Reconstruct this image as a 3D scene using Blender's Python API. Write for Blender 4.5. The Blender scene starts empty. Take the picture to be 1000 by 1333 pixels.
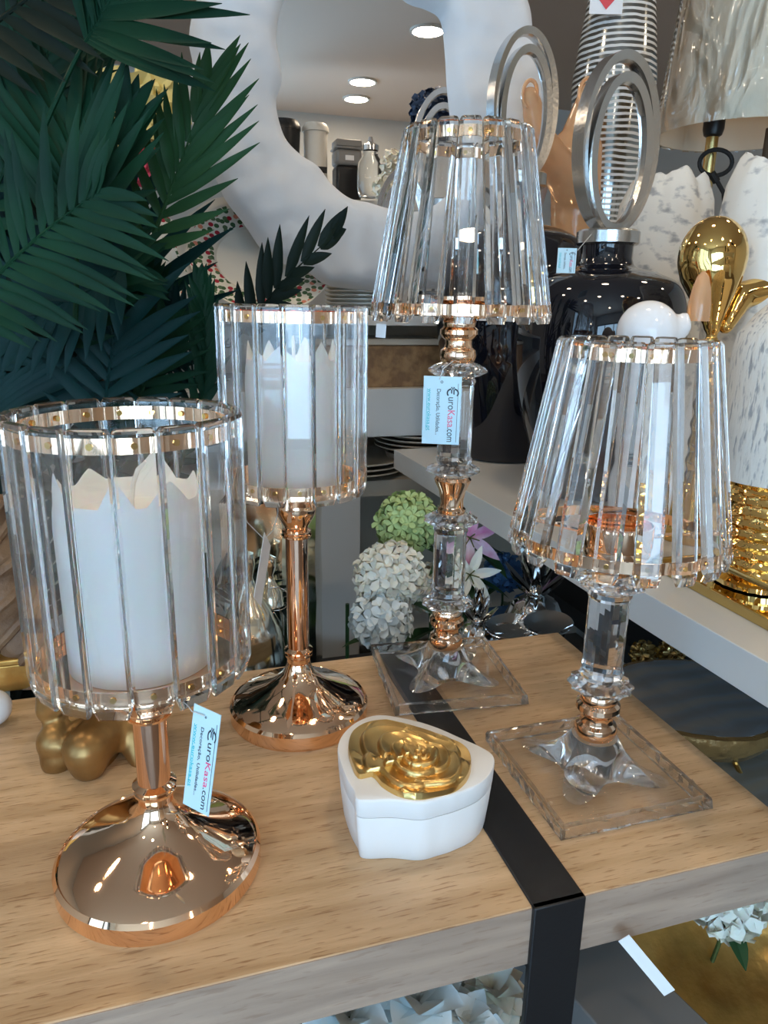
import bpy, math, random
from math import sin, cos, pi, radians, atan2, sqrt
from mathutils import Vector, Matrix, noise
random.seed(7)
SC = bpy.context.scene
COL = SC.collection

# ------------------------------------------------------------------ camera
CAM_F, CAM_T, CAM_R, CAM_H = 950.0, radians(16.0), radians(1.0), 0.45
_F = Vector((0, cos(CAM_T), -sin(CAM_T))); _R = Vector((1, 0, 0)); _U = _R.cross(_F)
_R2 = _R * cos(CAM_R) + _U * sin(CAM_R); _U2 = _U * cos(CAM_R) - _R * sin(CAM_R)
CAMPOS = Vector((0, 0, CAM_H))
cam = bpy.data.cameras.new('camera'); camo = bpy.data.objects.new('camera', cam); COL.objects.link(camo)
cam.sensor_fit = 'VERTICAL'; cam.sensor_height = 24.0; cam.lens = 24.0 * CAM_F / 1333.0
cam.clip_start = 0.02; cam.clip_end = 50
_m = Matrix((_R2, _U2, -_F)).transposed().to_4x4(); _m.translation = CAMPOS
camo.matrix_world = _m
SC.camera = camo

# ------------------------------------------------------------------ view + world
SC.view_settings.view_transform = 'Standard'; SC.view_settings.look = 'None'
SC.view_settings.gamma = 1.0; SC.view_settings.use_curve_mapping = False
SC.view_settings.exposure = 0.12
SC.cycles.max_bounces = 20; SC.cycles.transmission_bounces = 18; SC.cycles.glossy_bounces = 8
SC.cycles.diffuse_bounces = 5; SC.cycles.transparent_max_bounces = 16
SC.cycles.sample_clamp_indirect = 25.0
w = bpy.data.worlds.new('world'); SC.world = w; w.use_nodes = True
w.node_tree.nodes['Background'].inputs[0].default_value = (0.75, 0.87, 1, 1)
w.node_tree.nodes['Background'].inputs[1].default_value = 0.6
WINDOW_E = 2.6; FRONT_E = 7.0; WINDOW_C = (0.47, 0.73, 1.0)
LAMP_E = 58.0; LAMP_C = (1.0, 0.80, 0.58)

# ------------------------------------------------------------------ measuring
A = radians(17.0)                       # the shop's walls and shelves run at this angle
def W(u, v, z=0.0): return Vector((u * cos(A) - v * sin(A), u * sin(A) + v * cos(A), z))
def toUV(p): return (p[0] * cos(A) + p[1] * sin(A), -p[0] * sin(A) + p[1] * cos(A))
def ray(px, py): return _F * CAM_F + _R2 * (px - 500) - _U2 * (py - 666.5)
def onz(px, py, z=0.0):
    d = ray(px, py); return CAMPOS + d * ((z - CAM_H) / d.z)
def ony(px, py, y):
    d = ray(px, py); return CAMPOS + d * (y / d.y)
def onv(px, py, v):
    d = ray(px, py); dv = -d.x * sin(A) + d.y * cos(A); return CAMPOS + d * (v / dv)
def ppm(p):
    return CAM_F / ((Vector(p) - CAMPOS).dot(_F))

# ------------------------------------------------------------------ materials
def nt(name):
    m = bpy.data.materials.new(name); m.use_nodes = True
    return m, m.node_tree, m.node_tree.nodes['Principled BSDF']
def pm(name, col, rough=0.5, metal=0.0, trans=0.0, ior=1.45, spec=None, bump=None, var=None, coat=0.0, sheen=0.0, aniso=0.0, subsurf=0.0):
    m, t, b = nt(name)
    b.inputs['Base Color'].default_value = (*col, 1); b.inputs['Roughness'].default_value = rough
    b.inputs['Metallic'].default_value = metal; b.inputs['Transmission Weight'].default_value = trans
    b.inputs['IOR'].default_value = ior
    if spec is not None: b.inputs['Specular IOR Level'].default_value = spec
    if coat: b.inputs['Coat Weight'].default_value = coat
    if subsurf:
        b.inputs['Subsurface Weight'].default_value = subsurf; b.inputs['Subsurface Scale'].default_value = 0.01
    tc = t.nodes.new('ShaderNodeTexCoord')
    if bump:
        n = t.nodes.new('ShaderNodeTexNoise'); n.inputs['Scale'].default_value = bump[0]; n.inputs['Detail'].default_value = 4
        bp = t.nodes.new('ShaderNodeBump'); bp.inputs['Strength'].default_value = bump[1]; bp.inputs['Distance'].default_value = bump[2] if len(bump) > 2 else 0.002
        t.links.new(tc.outputs['Object'], n.inputs['Vector']); t.links.new(n.outputs['Fac'], bp.inputs['Height']); t.links.new(bp.outputs[0], b.inputs['Normal'])
    if var:
        n = t.nodes.new('ShaderNodeTexNoise'); n.inputs['Scale'].default_value = var[0]; n.inputs['Detail'].default_value = 5
        r = t.nodes.new('ShaderNodeValToRGB'); r.color_ramp.elements[0].position = var[2]; r.color_ramp.elements[1].position = var[3]
        r.color_ramp.elements[0].color = (*var[1], 1); r.color_ramp.elements[1].color = (*col, 1)
        t.links.new(tc.outputs['Object'], n.inputs['Vector']); t.links.new(n.outputs['Fac'], r.inputs[0]); t.links.new(r.outputs[0], b.inputs['Base Color'])
    return m
MAT = {}
MAT['rose_gold'] = pm('rose_gold', (0.95, 0.64, 0.43), 0.045, 1.0)
MAT['rose_gold_dark'] = pm('rose_gold_column', (0.88, 0.56, 0.39), 0.06, 1.0)
MAT['gold'] = pm('polished_gold', (0.80, 0.52, 0.18), 0.05, 1.0)
MAT['gold_satin'] = pm('satin_gold', (0.74, 0.50, 0.19), 0.28, 1.0, bump=(60, 0.08))
MAT['bronze'] = pm('old_gold_paint', (0.40, 0.23, 0.08), 0.36, 0.65, bump=(90, 0.15, 0.001), var=(25, (0.22, 0.12, 0.04), 0.35, 0.6))
MAT['brass'] = pm('brushed_brass', (0.62, 0.47, 0.20), 0.25, 1.0)
MAT['gold_leaf'] = pm('gold_leaf', (0.85, 0.55, 0.17), 0.30, 0.85, bump=(30, 0.6, 0.004), var=(11, (0.42, 0.23, 0.06), 0.35, 0.62))
MAT['silver'] = pm('hammered_silver', (0.62, 0.62, 0.61), 0.22, 1.0, bump=(140, 0.35, 0.001))
MAT['steel'] = pm('polished_steel', (0.78, 0.75, 0.64), 0.12, 1.0, bump=(6, 0.15, 0.01))
MAT['chrome'] = pm('chrome', (0.72, 0.72, 0.72), 0.07, 1.0)
def crystal_mat(name, clear):
    m = pm(name, (1, 1, 1), 0.0, 0.0, 1.0, 1.5); t = m.node_tree
    tr = t.nodes.new('ShaderNodeBsdfTransparent'); mx = t.nodes.new('ShaderNodeMixShader'); mx.inputs[0].default_value = clear
    t.links.new(t.nodes['Principled BSDF'].outputs[0], mx.inputs[1]); t.links.new(tr.outputs[0], mx.inputs[2]); t.links.new(mx.outputs[0], t.nodes['Material Output'].inputs[0])
    return m
MAT['crystal'] = crystal_mat('clear_crystal', .06)
MAT['crystal_slab'] = crystal_mat('clear_crystal_slab', .84)
MAT['clear_glass'] = pm('thin_clear_glass', (0.97, 1, 1), 0.01, 0.0, 1.0, 1.45)
MAT['amber'] = pm('amber_glass', (1.0, 0.62, 0.34), 0.05, 0.0, 0.55, 1.45, bump=(20, 0.3, 0.005))
MAT['wax'] = pm('white_wax', (0.90, 0.89, 0.86), 0.35, subsurf=0.25)
MAT['wick'] = pm('white_wick', (0.85, 0.83, 0.78), 0.8)
MAT['white_matte'] = pm('white_matte_ceramic', (0.83, 0.83, 0.82), 0.5, bump=(120, 0.05))
MAT['white_gloss'] = pm('white_glossy_ceramic', (0.86, 0.86, 0.87), 0.08)
MAT['porcelain'] = pm('porcelain', (0.80, 0.78, 0.70), 0.12)
MAT['stoneware'] = pm('beige_stoneware', (0.55, 0.49, 0.40), 0.4)
MAT['board'] = pm('white_laminate', (0.62, 0.62, 0.60), 0.35)
MAT['plaster'] = pm('white_resin', (0.72, 0.74, 0.76), 0.45, bump=(14, 0.5, 0.006), var=(5, (0.60, 0.63, 0.67), 0.3, 0.7))
MAT['mirror'] = pm('mirror_silver', (0.92, 0.92, 0.92), 0.0, 1.0)
MAT['black_metal'] = pm('black_powder_coat', (0.012, 0.012, 0.013), 0.42, bump=(300, 0.05))
MAT['black_plastic'] = pm('black_plastic', (0.012, 0.012, 0.013), 0.35)
MAT['black_gloss'] = pm('black_glass', (0.006, 0.007, 0.012), 0.03, coat=0.5)
MAT['black_cord'] = pm('black_fabric_cord', (0.01, 0.01, 0.01), 0.7)
MAT['grey_plastic'] = pm('grey_plastic', (0.22, 0.22, 0.22), 0.4)
MAT['white_plastic'] = pm('white_plastic', (0.75, 0.73, 0.68), 0.4)
MAT['lamp_cloth'] = pm('beige_shade_cloth', (0.72, 0.62, 0.48), 0.8, bump=(250, 0.1))
MAT['tag'] = pm('tag_paper', (0.60, 0.84, 0.95), 0.5)
MAT['tag_white'] = pm('tag_white_paper', (0.85, 0.87, 0.90), 0.5)
MAT['ink'] = pm('dark_ink', (0.03, 0.05, 0.07), 0.6)
MAT['ink_red'] = pm('pink_ink', (0.85, 0.12, 0.25), 0.6)
MAT['ink_cyan'] = pm('cyan_ink', (0.02, 0.55, 0.60), 0.6)
MAT['thread'] = pm('clear_thread', (0.6, 0.6, 0.58), 0.3)
MAT['wall'] = pm('wall_paint', (0.68, 0.68, 0.65), 0.8)
MAT['ceil'] = pm('ceiling_paint', (0.74, 0.60, 0.49), 0.8)
MAT['floor'] = pm('shop_floor', (0.16, 0.13, 0.11), 0.35, var=(3, (0.12, 0.10, 0.08), 0.3, 0.7))
MAT['dark_wood'] = pm('carved_brown_wood', (0.20, 0.11, 0.05), 0.5, bump=(60, 0.8, 0.003), var=(40, (0.34, 0.20, 0.09), 0.4, 0.6))
MAT['raffia'] = pm('brown_raffia', (0.22, 0.13, 0.07), 0.6, bump=(45, 0.9, 0.006), var=(30, (0.16, 0.09, 0.05), 0.4, 0.6))
MAT['petal_white'] = pm('white_petal', (0.84, 0.82, 0.72), 0.6, subsurf=0.1)
MAT['petal_cool'] = pm('pale_petal', (0.76, 0.83, 0.84), 0.6)
MAT['petal_green'] = pm('green_petal', (0.46, 0.60, 0.26), 0.6)
MAT['petal_yellow'] = pm('yellow_petal', (0.85, 0.72, 0.28), 0.6)
MAT['petal_pink'] = pm('pink_petal', (0.70, 0.08, 0.16), 0.6)
MAT['petal_lilac'] = pm('lilac_petal', (0.75, 0.62, 0.72), 0.6, var=(14, (0.62, 0.10, 0.32), 0.4, 0.6))
MAT['petal_blue'] = pm('blue_petal', (0.02, 0.05, 0.12), 0.7)
MAT['petal_skyblue'] = pm('sky_blue_petal', (0.07, 0.18, 0.38), 0.7)
MAT['leaf'] = pm('leaf_green', (0.025, 0.075, 0.025), 0.4)
MAT['olive'] = pm('olive_leaf', (0.12, 0.14, 0.03), 0.5)
MAT['soil'] = pm('potting_soil', (0.03, 0.02, 0.015), 0.9)
MAT['trunk'] = pm('palm_bark', (0.12, 0.08, 0.05), 0.9, bump=(40, 0.8, 0.004))
MAT['red_paper'] = pm('red_print', (0.75, 0.08, 0.10), 0.6)
MAT['interior_lining'] = pm('black_shelf_back', (0.02, 0.02, 0.02), 0.7)

def palm_mat(name, c1, c2):
    m, t, b = nt(name)
    tc = t.nodes.new('ShaderNodeTexCoord'); n = t.nodes.new('ShaderNodeTexNoise'); n.inputs['Scale'].default_value = 9
    r = t.nodes.new('ShaderNodeValToRGB'); r.color_ramp.elements[0].color = (*c1, 1); r.color_ramp.elements[1].color = (*c2, 1)
    r.color_ramp.elements[0].position = .35; r.color_ramp.elements[1].position = .65
    t.links.new(tc.outputs['Object'], n.inputs['Vector']); t.links.new(n.outputs['Fac'], r.inputs[0]); t.links.new(r.outputs[0], b.inputs['Base Color'])
    b.inputs['Roughness'].default_value = 0.48; b.inputs['Specular IOR Level'].default_value = .12
    return m
MAT['palm'] = palm_mat('palm_leaf', (0.004, 0.026, 0.015), (0.007, 0.042, 0.019))
MAT['palm_light'] = palm_mat('palm_leaf_young', (0.015, 0.050, 0.018), (0.025, 0.078, 0.027))
MAT['palm_blue'] = palm_mat('palm_leaf_teal', (0.002, 0.020, 0.020), (0.004, 0.032, 0.030))
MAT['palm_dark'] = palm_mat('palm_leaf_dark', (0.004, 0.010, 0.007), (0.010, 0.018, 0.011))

def wood_mat(name='light_oak', ca=(.50, .335, .185), cb=(.70, .505, .315), cd=(.62, .53, .45)):
    m, t, b = nt(name)
    N, L = t.nodes.new, t.links.new
    tc = N('ShaderNodeTexCoord')
    mp = N('ShaderNodeMapping'); mp.inputs['Scale'].default_value = (2.0, 26, 26); L(tc.outputs['Object'], mp.inputs[0])
    n1 = N('ShaderNodeTexNoise'); n1.inputs['Scale'].default_value = 2.2; n1.inputs['Detail'].default_value = 8; n1.inputs['Distortion'].default_value = .6; L(mp.outputs[0], n1.inputs['Vector'])
    mp2 = N('ShaderNodeMapping'); mp2.inputs['Scale'].default_value = (26, 300, 200); mp2.inputs['Rotation'].default_value = (0, 0, .04); L(tc.outputs['Object'], mp2.inputs[0])
    n2 = N('ShaderNodeTexNoise'); n2.inputs['Scale'].default_value = 1.6; n2.inputs['Detail'].default_value = 3; L(mp2.outputs[0], n2.inputs['Vector'])
    mp3 = N('ShaderNodeMapping'); mp3.inputs['Scale'].default_value = (1.2, 5, 9); L(tc.outputs['Object'], mp3.inputs[0])
    n3 = N('ShaderNodeTexNoise'); n3.inputs['Scale'].default_value = 2; n3.inputs['Detail'].default_value = 3; L(mp3.outputs[0], n3.inputs['Vector'])
    r1 = N('ShaderNodeValToRGB'); e = r1.color_ramp.elements
    e[0].position = .30; e[0].color = (*ca, 1); e[1].position = .66; e[1].color = (*cb, 1)
    L(n1.outputs['Fac'], r1.inputs[0])
    r2 = N('ShaderNodeValToRGB'); e = r2.color_ramp.elements
    e[0].position = .33; e[0].color = (*cd, 1); e[1].position = .42; e[1].color = (1, 1, 1, 1)
    L(n2.outputs['Fac'], r2.inputs[0])
    r3 = N('ShaderNodeValToRGB'); e = r3.color_ramp.elements
    e[0].position = .35; e[0].color = (.80, .76, .72, 1); e[1].position = .6; e[1].color = (1.05, 1.03, 1.0, 1)
    L(n3.outputs['Fac'], r3.inputs[0])
    mx = N('ShaderNodeMix'); mx.data_type = 'RGBA'; mx.blend_type = 'MULTIPLY'; mx.inputs[0].default_value = 1
    L(r1.outputs[0], mx.inputs[6]); L(r2.outputs[0], mx.inputs[7])
    my = N('ShaderNodeMix'); my.data_type = 'RGBA'; my.blend_type = 'MULTIPLY'; my.inputs[0].default_value = 1
    L(mx.outputs[2], my.inputs[6]); L(r3.outputs[0], my.inputs[7]); L(my.outputs[2], b.inputs['Base Color'])
    bp = N('ShaderNodeBump'); bp.inputs['Strength'].default_value = .25; bp.inputs['Distance'].default_value = .001
    L(n2.outputs['Fac'], bp.inputs['Height']); L(bp.outputs[0], b.inputs['Normal'])
    b.inputs['Roughness'].default_value = .42
    return m
MAT['oak'] = wood_mat()
MAT['oak_cool_light'] = wood_mat('oak_greyed_cool_light', (.33, .25, .20), (.52, .40, .315), (.86, .82, .80))  # same oak, greyed to carry the cooler light on the front face

def emit_mat(name, c, s):
    m, t, b = nt(name)
    b.inputs['Base Color'].default_value = (*c, 1); b.inputs['Emission Color'].default_value = (*c, 1); b.inputs['Emission Strength'].default_value = s
    return m
MAT['daylight'] = emit_mat('daylit_window_pane', WINDOW_C, WINDOW_E)
MAT['daylight_front'] = emit_mat('daylit_shopfront_pane', WINDOW_C, FRONT_E)
MAT['downlight'] = emit_mat('lit_downlight', LAMP_C, LAMP_E)

def plate_mat():                         # painted sprigs on the rim, by radius in the plate's own space
    m, t, b = nt('floral_porcelain'); N, L = t.nodes.new, t.links.new
    tc = N('ShaderNodeTexCoord'); ln = N('ShaderNodeVectorMath'); ln.operation = 'LENGTH'
    sp = N('ShaderNodeSeparateXYZ'); L(tc.outputs['Object'], sp.inputs[0])
    cb = N('ShaderNodeCombineXYZ'); L(sp.outputs[0], cb.inputs[0]); L(sp.outputs[1], cb.inputs[1]); L(cb.outputs[0], ln.inputs[0])
    band = N('ShaderNodeValToRGB'); band.color_ramp.interpolation = 'CONSTANT'
    e = band.color_ramp.elements; e[0].position = 0; e[0].color = (0, 0, 0, 1); e[1].position = .60; e[1].color = (1, 1, 1, 1)
    x = e.new(.93); x.color = (0, 0, 0, 1)
    sc = N('ShaderNodeMath'); sc.operation = 'DIVIDE'; sc.inputs[1].default_value = .165; L(ln.outputs['Value'], sc.inputs[0]); L(sc.outputs[0], band.inputs[0])
    vo = N('ShaderNodeTexVoronoi'); vo.voronoi_dimensions = '2D'; vo.inputs['Scale'].default_value = 75; L(tc.outputs['Object'], vo.inputs['Vector'])
    dot = N('ShaderNodeMath'); dot.operation = 'LESS_THAN'; dot.inputs[1].default_value = .42; L(vo.outputs['Distance'], dot.inputs[0])
    pick = N('ShaderNodeSeparateColor'); L(vo.outputs['Color'], pick.inputs[0])
    cr = N('ShaderNodeValToRGB'); cr.color_ramp.interpolation = 'CONSTANT'; e = cr.color_ramp.elements
    e[0].position = 0; e[0].color = (.06, .13, .06, 1); e[1].position = .45; e[1].color = (.42, .03, .05, 1)
    x = e.new(.68); x.color = (.72, .27, .18, 1); x = e.new(.8); x.color = (.10, .17, .09, 1)
    L(pick.outputs[0], cr.inputs[0])
    mu = N('ShaderNodeMath'); mu.operation = 'MULTIPLY'; L(dot.outputs[0], mu.inputs[0]); L(band.outputs[0], mu.inputs[1])
    mx = N('ShaderNodeMix'); mx.data_type = 'RGBA'; mx.inputs[6].default_value = (.80, .78, .70, 1)
    L(mu.outputs[0], mx.inputs[0]); L(cr.outputs[0], mx.inputs[7]); L(mx.outputs[2], b.inputs['Base Color'])
    b.inputs['Roughness'].default_value = .12
    return m
MAT['floral'] = plate_mat()

def whitewash_mat(name, vertical):
    m, t, b = nt(name); N, L = t.nodes.new, t.links.new
    tc = N('ShaderNodeTexCoord'); mp = N('ShaderNodeMapping'); mp.inputs['Scale'].default_value = (170, 170, 34) if vertical else (22, 22, 34)
    L(tc.outputs['Object'], mp.inputs[0])
    n = N('ShaderNodeTexNoise'); n.inputs['Scale'].default_value = 1.6; n.inputs['Detail'].default_value = 7; L(mp.outputs[0], n.inputs['Vector'])
    r = N('ShaderNodeValToRGB'); e = r.color_ramp.elements; e[0].position = .34; e[0].color = (.36, .37, .38, 1); e[1].position = .47; e[1].color = (.78, .76, .70, 1)
    L(n.outputs['Fac'], r.inputs[0]); L(r.outputs[0], b.inputs['Base Color'])
    bp = N('ShaderNodeBump'); bp.inputs['Strength'].default_value = .4; bp.inputs['Distance'].default_value = .003; L(n.outputs['Fac'], bp.inputs['Height']); L(bp.outputs[0], b.inputs['Normal'])
    b.inputs['Roughness'].default_value = .6
    return m
MAT['whitewash'] = whitewash_mat('whitewashed_clay', False)
MAT['speckle'] = whitewash_mat('speckled_white_glaze', True)

def stripe_mat():
    m, t, b = nt('silver_with_white_stripes'); N, L = t.nodes.new, t.links.new
    tc = N('ShaderNodeTexCoord'); sp = N('ShaderNodeSeparateXYZ'); L(tc.outputs['Object'], sp.inputs[0])
    n = N('ShaderNodeTexNoise'); n.inputs['Scale'].default_value = 14; L(tc.outputs['Object'], n.inputs['Vector'])
    a = N('ShaderNodeMath'); a.operation = 'MULTIPLY_ADD'; a.inputs[1].default_value = .012; L(n.outputs['Fac'], a.inputs[0]); L(sp.outputs[2], a.inputs[2])
    s = N('ShaderNodeMath'); s.operation = 'MULTIPLY'; s.inputs[1].default_value = 2 * pi / .0125; L(a.outputs[0], s.inputs[0])
    si = N('ShaderNodeMath'); si.operation = 'SINE'; L(s.outputs[0], si.inputs[0])
    g = N('ShaderNodeMath'); g.operation = 'GREATER_THAN'; g.inputs[1].default_value = .15; L(si.outputs[0], g.inputs[0])
    mx = N('ShaderNodeMix'); mx.data_type = 'RGBA'; mx.inputs[6].default_value = (.35, .38, .38, 1); mx.inputs[7].default_value = (.78, .79, .78, 1)
    L(g.outputs[0], mx.inputs[0]); L(mx.outputs[2], b.inputs['Base Color'])
    inv = N('ShaderNodeMath'); inv.operation = 'SUBTRACT'; inv.inputs[0].default_value = 1; L(g.outputs[0], inv.inputs[1]); L(inv.outputs[0], b.inputs['Metallic'])
    b.inputs['Roughness'].default_value = .12
    return m
MAT['stripe'] = stripe_mat()

def agate_mat(name, c1, c2, c3):
    m, t, b = nt(name); N, L = t.nodes.new, t.links.new
    tc = N('ShaderNodeTexCoord'); wv = N('ShaderNodeTexWave'); wv.wave_type = 'RINGS'; wv.inputs['Scale'].default_value = 7; wv.inputs['Distortion'].default_value = 5; wv.inputs['Detail'].default_value = 3
    L(tc.outputs['Object'], wv.inputs['Vector'])
    r = N('ShaderNodeValToRGB'); e = r.color_ramp.elements; e[0].color = (*c1, 1); e[1].color = (*c2, 1); x = e.new(.5); x.color = (*c3, 1)
    L(wv.outputs['Fac'], r.inputs[0]); L(r.outputs[0], b.inputs['Base Color']); b.inputs['Roughness'].default_value = .15
    return m
MAT['agate'] = agate_mat('grey_blue_agate', (.26, .27, .28), (.36, .35, .33), (.28, .32, .36))
MAT['agate_light'] = agate_mat('pale_grey_agate', (.26, .27, .26), (.34, .33, .29), (.30, .33, .34))
MAT['agate_rim'] = pm('brown_gilt_rim', (0.16, 0.09, 0.035), 0.2, 0.5, bump=(40, .9, .006), var=(30, (.42, .26, .10), .55, .7))

def wrap_mat():
    m, t, b = nt('clear_plastic_film'); N, L = t.nodes.new, t.links.new
    tr = N('ShaderNodeBsdfTransparent'); gl = N('ShaderNodeBsdfGlossy'); gl.inputs['Roughness'].default_value = .06
    fr = N('ShaderNodeFresnel'); fr.inputs[0].default_value = 1.6
    tc = N('ShaderNodeTexCoord'); n = N('ShaderNodeTexNoise'); n.inputs['Scale'].default_value = 9; n.inputs['Detail'].default_value = 2; n.inputs['Distortion'].default_value = 1.2
    mp = N('ShaderNodeMapping'); mp.inputs['Scale'].default_value = (1, 1, .45); L(tc.outputs['Object'], mp.inputs[0])
    L(mp.outputs[0], n.inputs['Vector'])
    bp = N('ShaderNodeBump'); bp.inputs['Strength'].default_value = 1; bp.inputs['Distance'].default_value = .05
    L(n.outputs['Fac'], bp.inputs['Height']); L(bp.outputs[0], gl.inputs['Normal']); L(bp.outputs[0], fr.inputs['Normal'])
    mx = N('ShaderNodeMixShader'); L(fr.outputs[0], mx.inputs[0]); L(tr.outputs[0], mx.inputs[1]); L(gl.outputs[0], mx.inputs[2])
    L(mx.outputs[0], t.nodes['Material Output'].inputs[0])
    return m
MAT['film'] = wrap_mat()

# ------------------------------------------------------------------ mesh building
class MB:
    def __init__(s): s.v = []; s.f = []
    def add(s, vs, fs, M=None):
        o = len(s.v)
        s.v += [tuple(M @ Vector(p)) if M is not None else tuple(p) for p in vs]
        s.f += [tuple(i + o for i in f) for f in fs]; return s
    def box(s, x0, x1, y0, y1, z0, z1, M=None):
        return s.add([(x0,y0,z0),(x1,y0,z0),(x1,y1,z0),(x0,y1,z0),(x0,y0,z1),(x1,y0,z1),(x1,y1,z1),(x0,y1,z1)],
                     [(0,3,2,1),(4,5,6,7),(0,1,5,4),(1,2,6,5),(2,3,7,6),(3,0,4,7)], M)
    def lathe(s, prof, n=48, mod=None, M=None, closed=True):
        vs = []; fs = []
        for (r, z) in prof:
            for k in range(n):
                a = 2 * pi * k / n; q = r * (mod(a, r, z) if mod else 1)
                vs.append((q * cos(a), q * sin(a), z))
        m = len(prof)
        for i in range(m - 1):
            for k in range(n):
                a, b2 = i * n + k, i * n + (k + 1) % n
                fs.append((a, b2, b2 + n, a + n))
        if closed:
            if prof[0][0] > 1e-5: fs.append(tuple(reversed(range(n))))
            if prof[-1][0] > 1e-5: fs.append(tuple((m - 1) * n + k for k in range(n)))
        return s.add(vs, fs, M)
    def prism(s, poly, z0, z1, M=None, sc0=1.0):
        n = len(poly); cx = sum(p[0] for p in poly) / n; cy = sum(p[1] for p in poly) / n
        vs = [(cx + (p[0]-cx)*sc0, cy + (p[1]-cy)*sc0, z0) for p in poly] + [(p[0], p[1], z1) for p in poly]
        fs = [tuple(reversed(range(n))), tuple(range(n, 2*n))] + [(k, (k+1) % n, n + (k+1) % n, n + k) for k in range(n)]
        return s.add(vs, fs, M)
    def tube(s, pts, rad, n=8, closed=False, M=None, flat=1.0):
        pts = [Vector(p) for p in pts]; m = len(pts)
        rs = rad if isinstance(rad, (list, tuple)) else [rad] * m
        vs = []; fs = []; up = None
        for i, p in enumerate(pts):
            if closed: t = pts[(i+1) % m] - pts[i-1]
            else: t = pts[min(i+1, m-1)] - pts[max(i-1, 0)]
            t.normalize()
            if up is None: up = Vector((0,0,1)) if abs(t.z) < .9 else Vector((1,0,0))
            sd = t.cross(up)
            if sd.length < 1e-6: sd = t.cross(Vector((1, .3, 0)))
            sd.normalize(); up = sd.cross(t).normalized()
            for k in range(n):
                a = 2*pi*k/n; vs.append(p + sd*cos(a)*rs[i] + up*sin(a)*rs[i]*flat)
        for i in range(m if closed else m-1):
            for k in range(n):
                a, b2 = i*n+k, i*n+(k+1) % n; c, d = ((i+1) % m)*n+(k+1) % n, ((i+1) % m)*n+k
                fs.append((a, b2, c, d))
        if not closed: fs += [tuple(reversed(range(n))), tuple((m-1)*n+k for k in range(n))]
        return s.add(vs, fs, M)
    def ball(s, c, r, n=20, M=None):
        c = Vector(c); rx, ry, rz = (r, r, r) if not isinstance(r, (tuple, list)) else r
        vs = [(c.x, c.y, c.z - rz)]; h = n // 2
        for i in range(1, h):
            ph = -pi/2 + pi*i/h
            for k in range(n):
                a = 2*pi*k/n; vs.append((c.x + rx*cos(ph)*cos(a), c.y + ry*cos(ph)*sin(a), c.z + rz*sin(ph)))
        vs.append((c.x, c.y, c.z + rz)); fs = []
        for k in range(n): fs.append((0, 1 + (k+1) % n, 1 + k))
        for i in range(h - 2):
            for k in range(n):
                a, b2 = 1+i*n+k, 1+i*n+(k+1) % n; fs.append((a, b2, b2+n, a+n))
        l = len(vs)-1; o = 1+(h-2)*n
        for k in range(n): fs.append((l, o+k, o+(k+1) % n))
        return s.add(vs, fs, M)
    def mesh(s, name, smooth=True, ang=35):
        me = bpy.data.meshes.new(name); me.from_pydata(s.v, [], s.f); me.update()
        if smooth:
            for p in me.polygons: p.use_smooth = True
            me.set_sharp_from_angle(angle=radians(ang))
        return me
def tag(o, label=None, cat=None, group=None, kind=None):
    if label: o['label'] = label
    if cat: o['category'] = cat
    if group: o['group'] = group
    if kind: o['kind'] = kind
    return o
def part(name, mb, mat, parent=None, label=None, smooth=True, ang=35, M=None, bevel=0):
    me = mb.mesh(name, smooth, ang) if isinstance(mb, MB) else mb
    me.materials.clear(); me.materials.append(MAT[mat] if isinstance(mat, str) else mat)
    o = bpy.data.objects.new(name, me); COL.objects.link(o); o.parent = parent
    if M is not None: o.matrix_local = M
    if label: o['label'] = label
    if bevel:
        b = o.modifiers.new('bevel', 'BEVEL'); b.width = bevel; b.segments = 2; b.limit_method = 'ANGLE'
    return o
def thing(name, label, cat, loc=(0,0,0), rz=0.0, group=None, rot=None):
    o = bpy.data.objects.new(name, None); o.empty_display_size = .02; COL.objects.link(o)
    o.location = loc; o.rotation_euler = rot if rot else (0, 0, rz); return tag(o, label, cat, group)
def solo(name, mb, mat, label, cat, loc=(0,0,0), rz=0.0, group=None, **k):
    o = part(name, mb, mat, **k); o.location = loc; o.rotation_euler = (0, 0, rz); return tag(o, label, cat, group)
def struct(name, mb, mat, rz=0.0, loc=(0,0,0), **k):
    o = part(name, mb, mat, **k); o.location = loc; o.rotation_euler = (0, 0, rz); o['kind'] = 'structure'; return o
def dup(root, loc=None, rz=None, label=None, group=None, scale=None):
    r = root.copy(); COL.objects.link(r)
    if loc is not None: r.location = loc
    if rz is not None: r.rotation_euler = (0, 0, rz)
    if scale: r.scale = (scale,)*3
    if label: r['label'] = label
    if group: r['group'] = group
    for ch in list(root.children):
        c = ch.copy(); COL.objects.link(c); c.parent = r
        for g in list(ch.children):
            d = g.copy(); COL.objects.link(d); d.parent = c
    return r
def remeshed(mb, voxel, smooth_it=4):
    me = mb.mesh('tmp', False); o = bpy.data.objects.new('tmp', me); COL.objects.link(o)
    r = o.modifiers.new('r', 'REMESH'); r.mode = 'VOXEL'; r.voxel_size = voxel
    s = o.modifiers.new('s', 'SMOOTH'); s.iterations = smooth_it; s.factor = .5
    dg = bpy.context.evaluated_depsgraph_get(); dg.update()
    out = bpy.data.meshes.new_from_object(o.evaluated_get(dg)); bpy.data.objects.remove(o)
    for p in out.polygons: p.use_smooth = True
    return out
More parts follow.
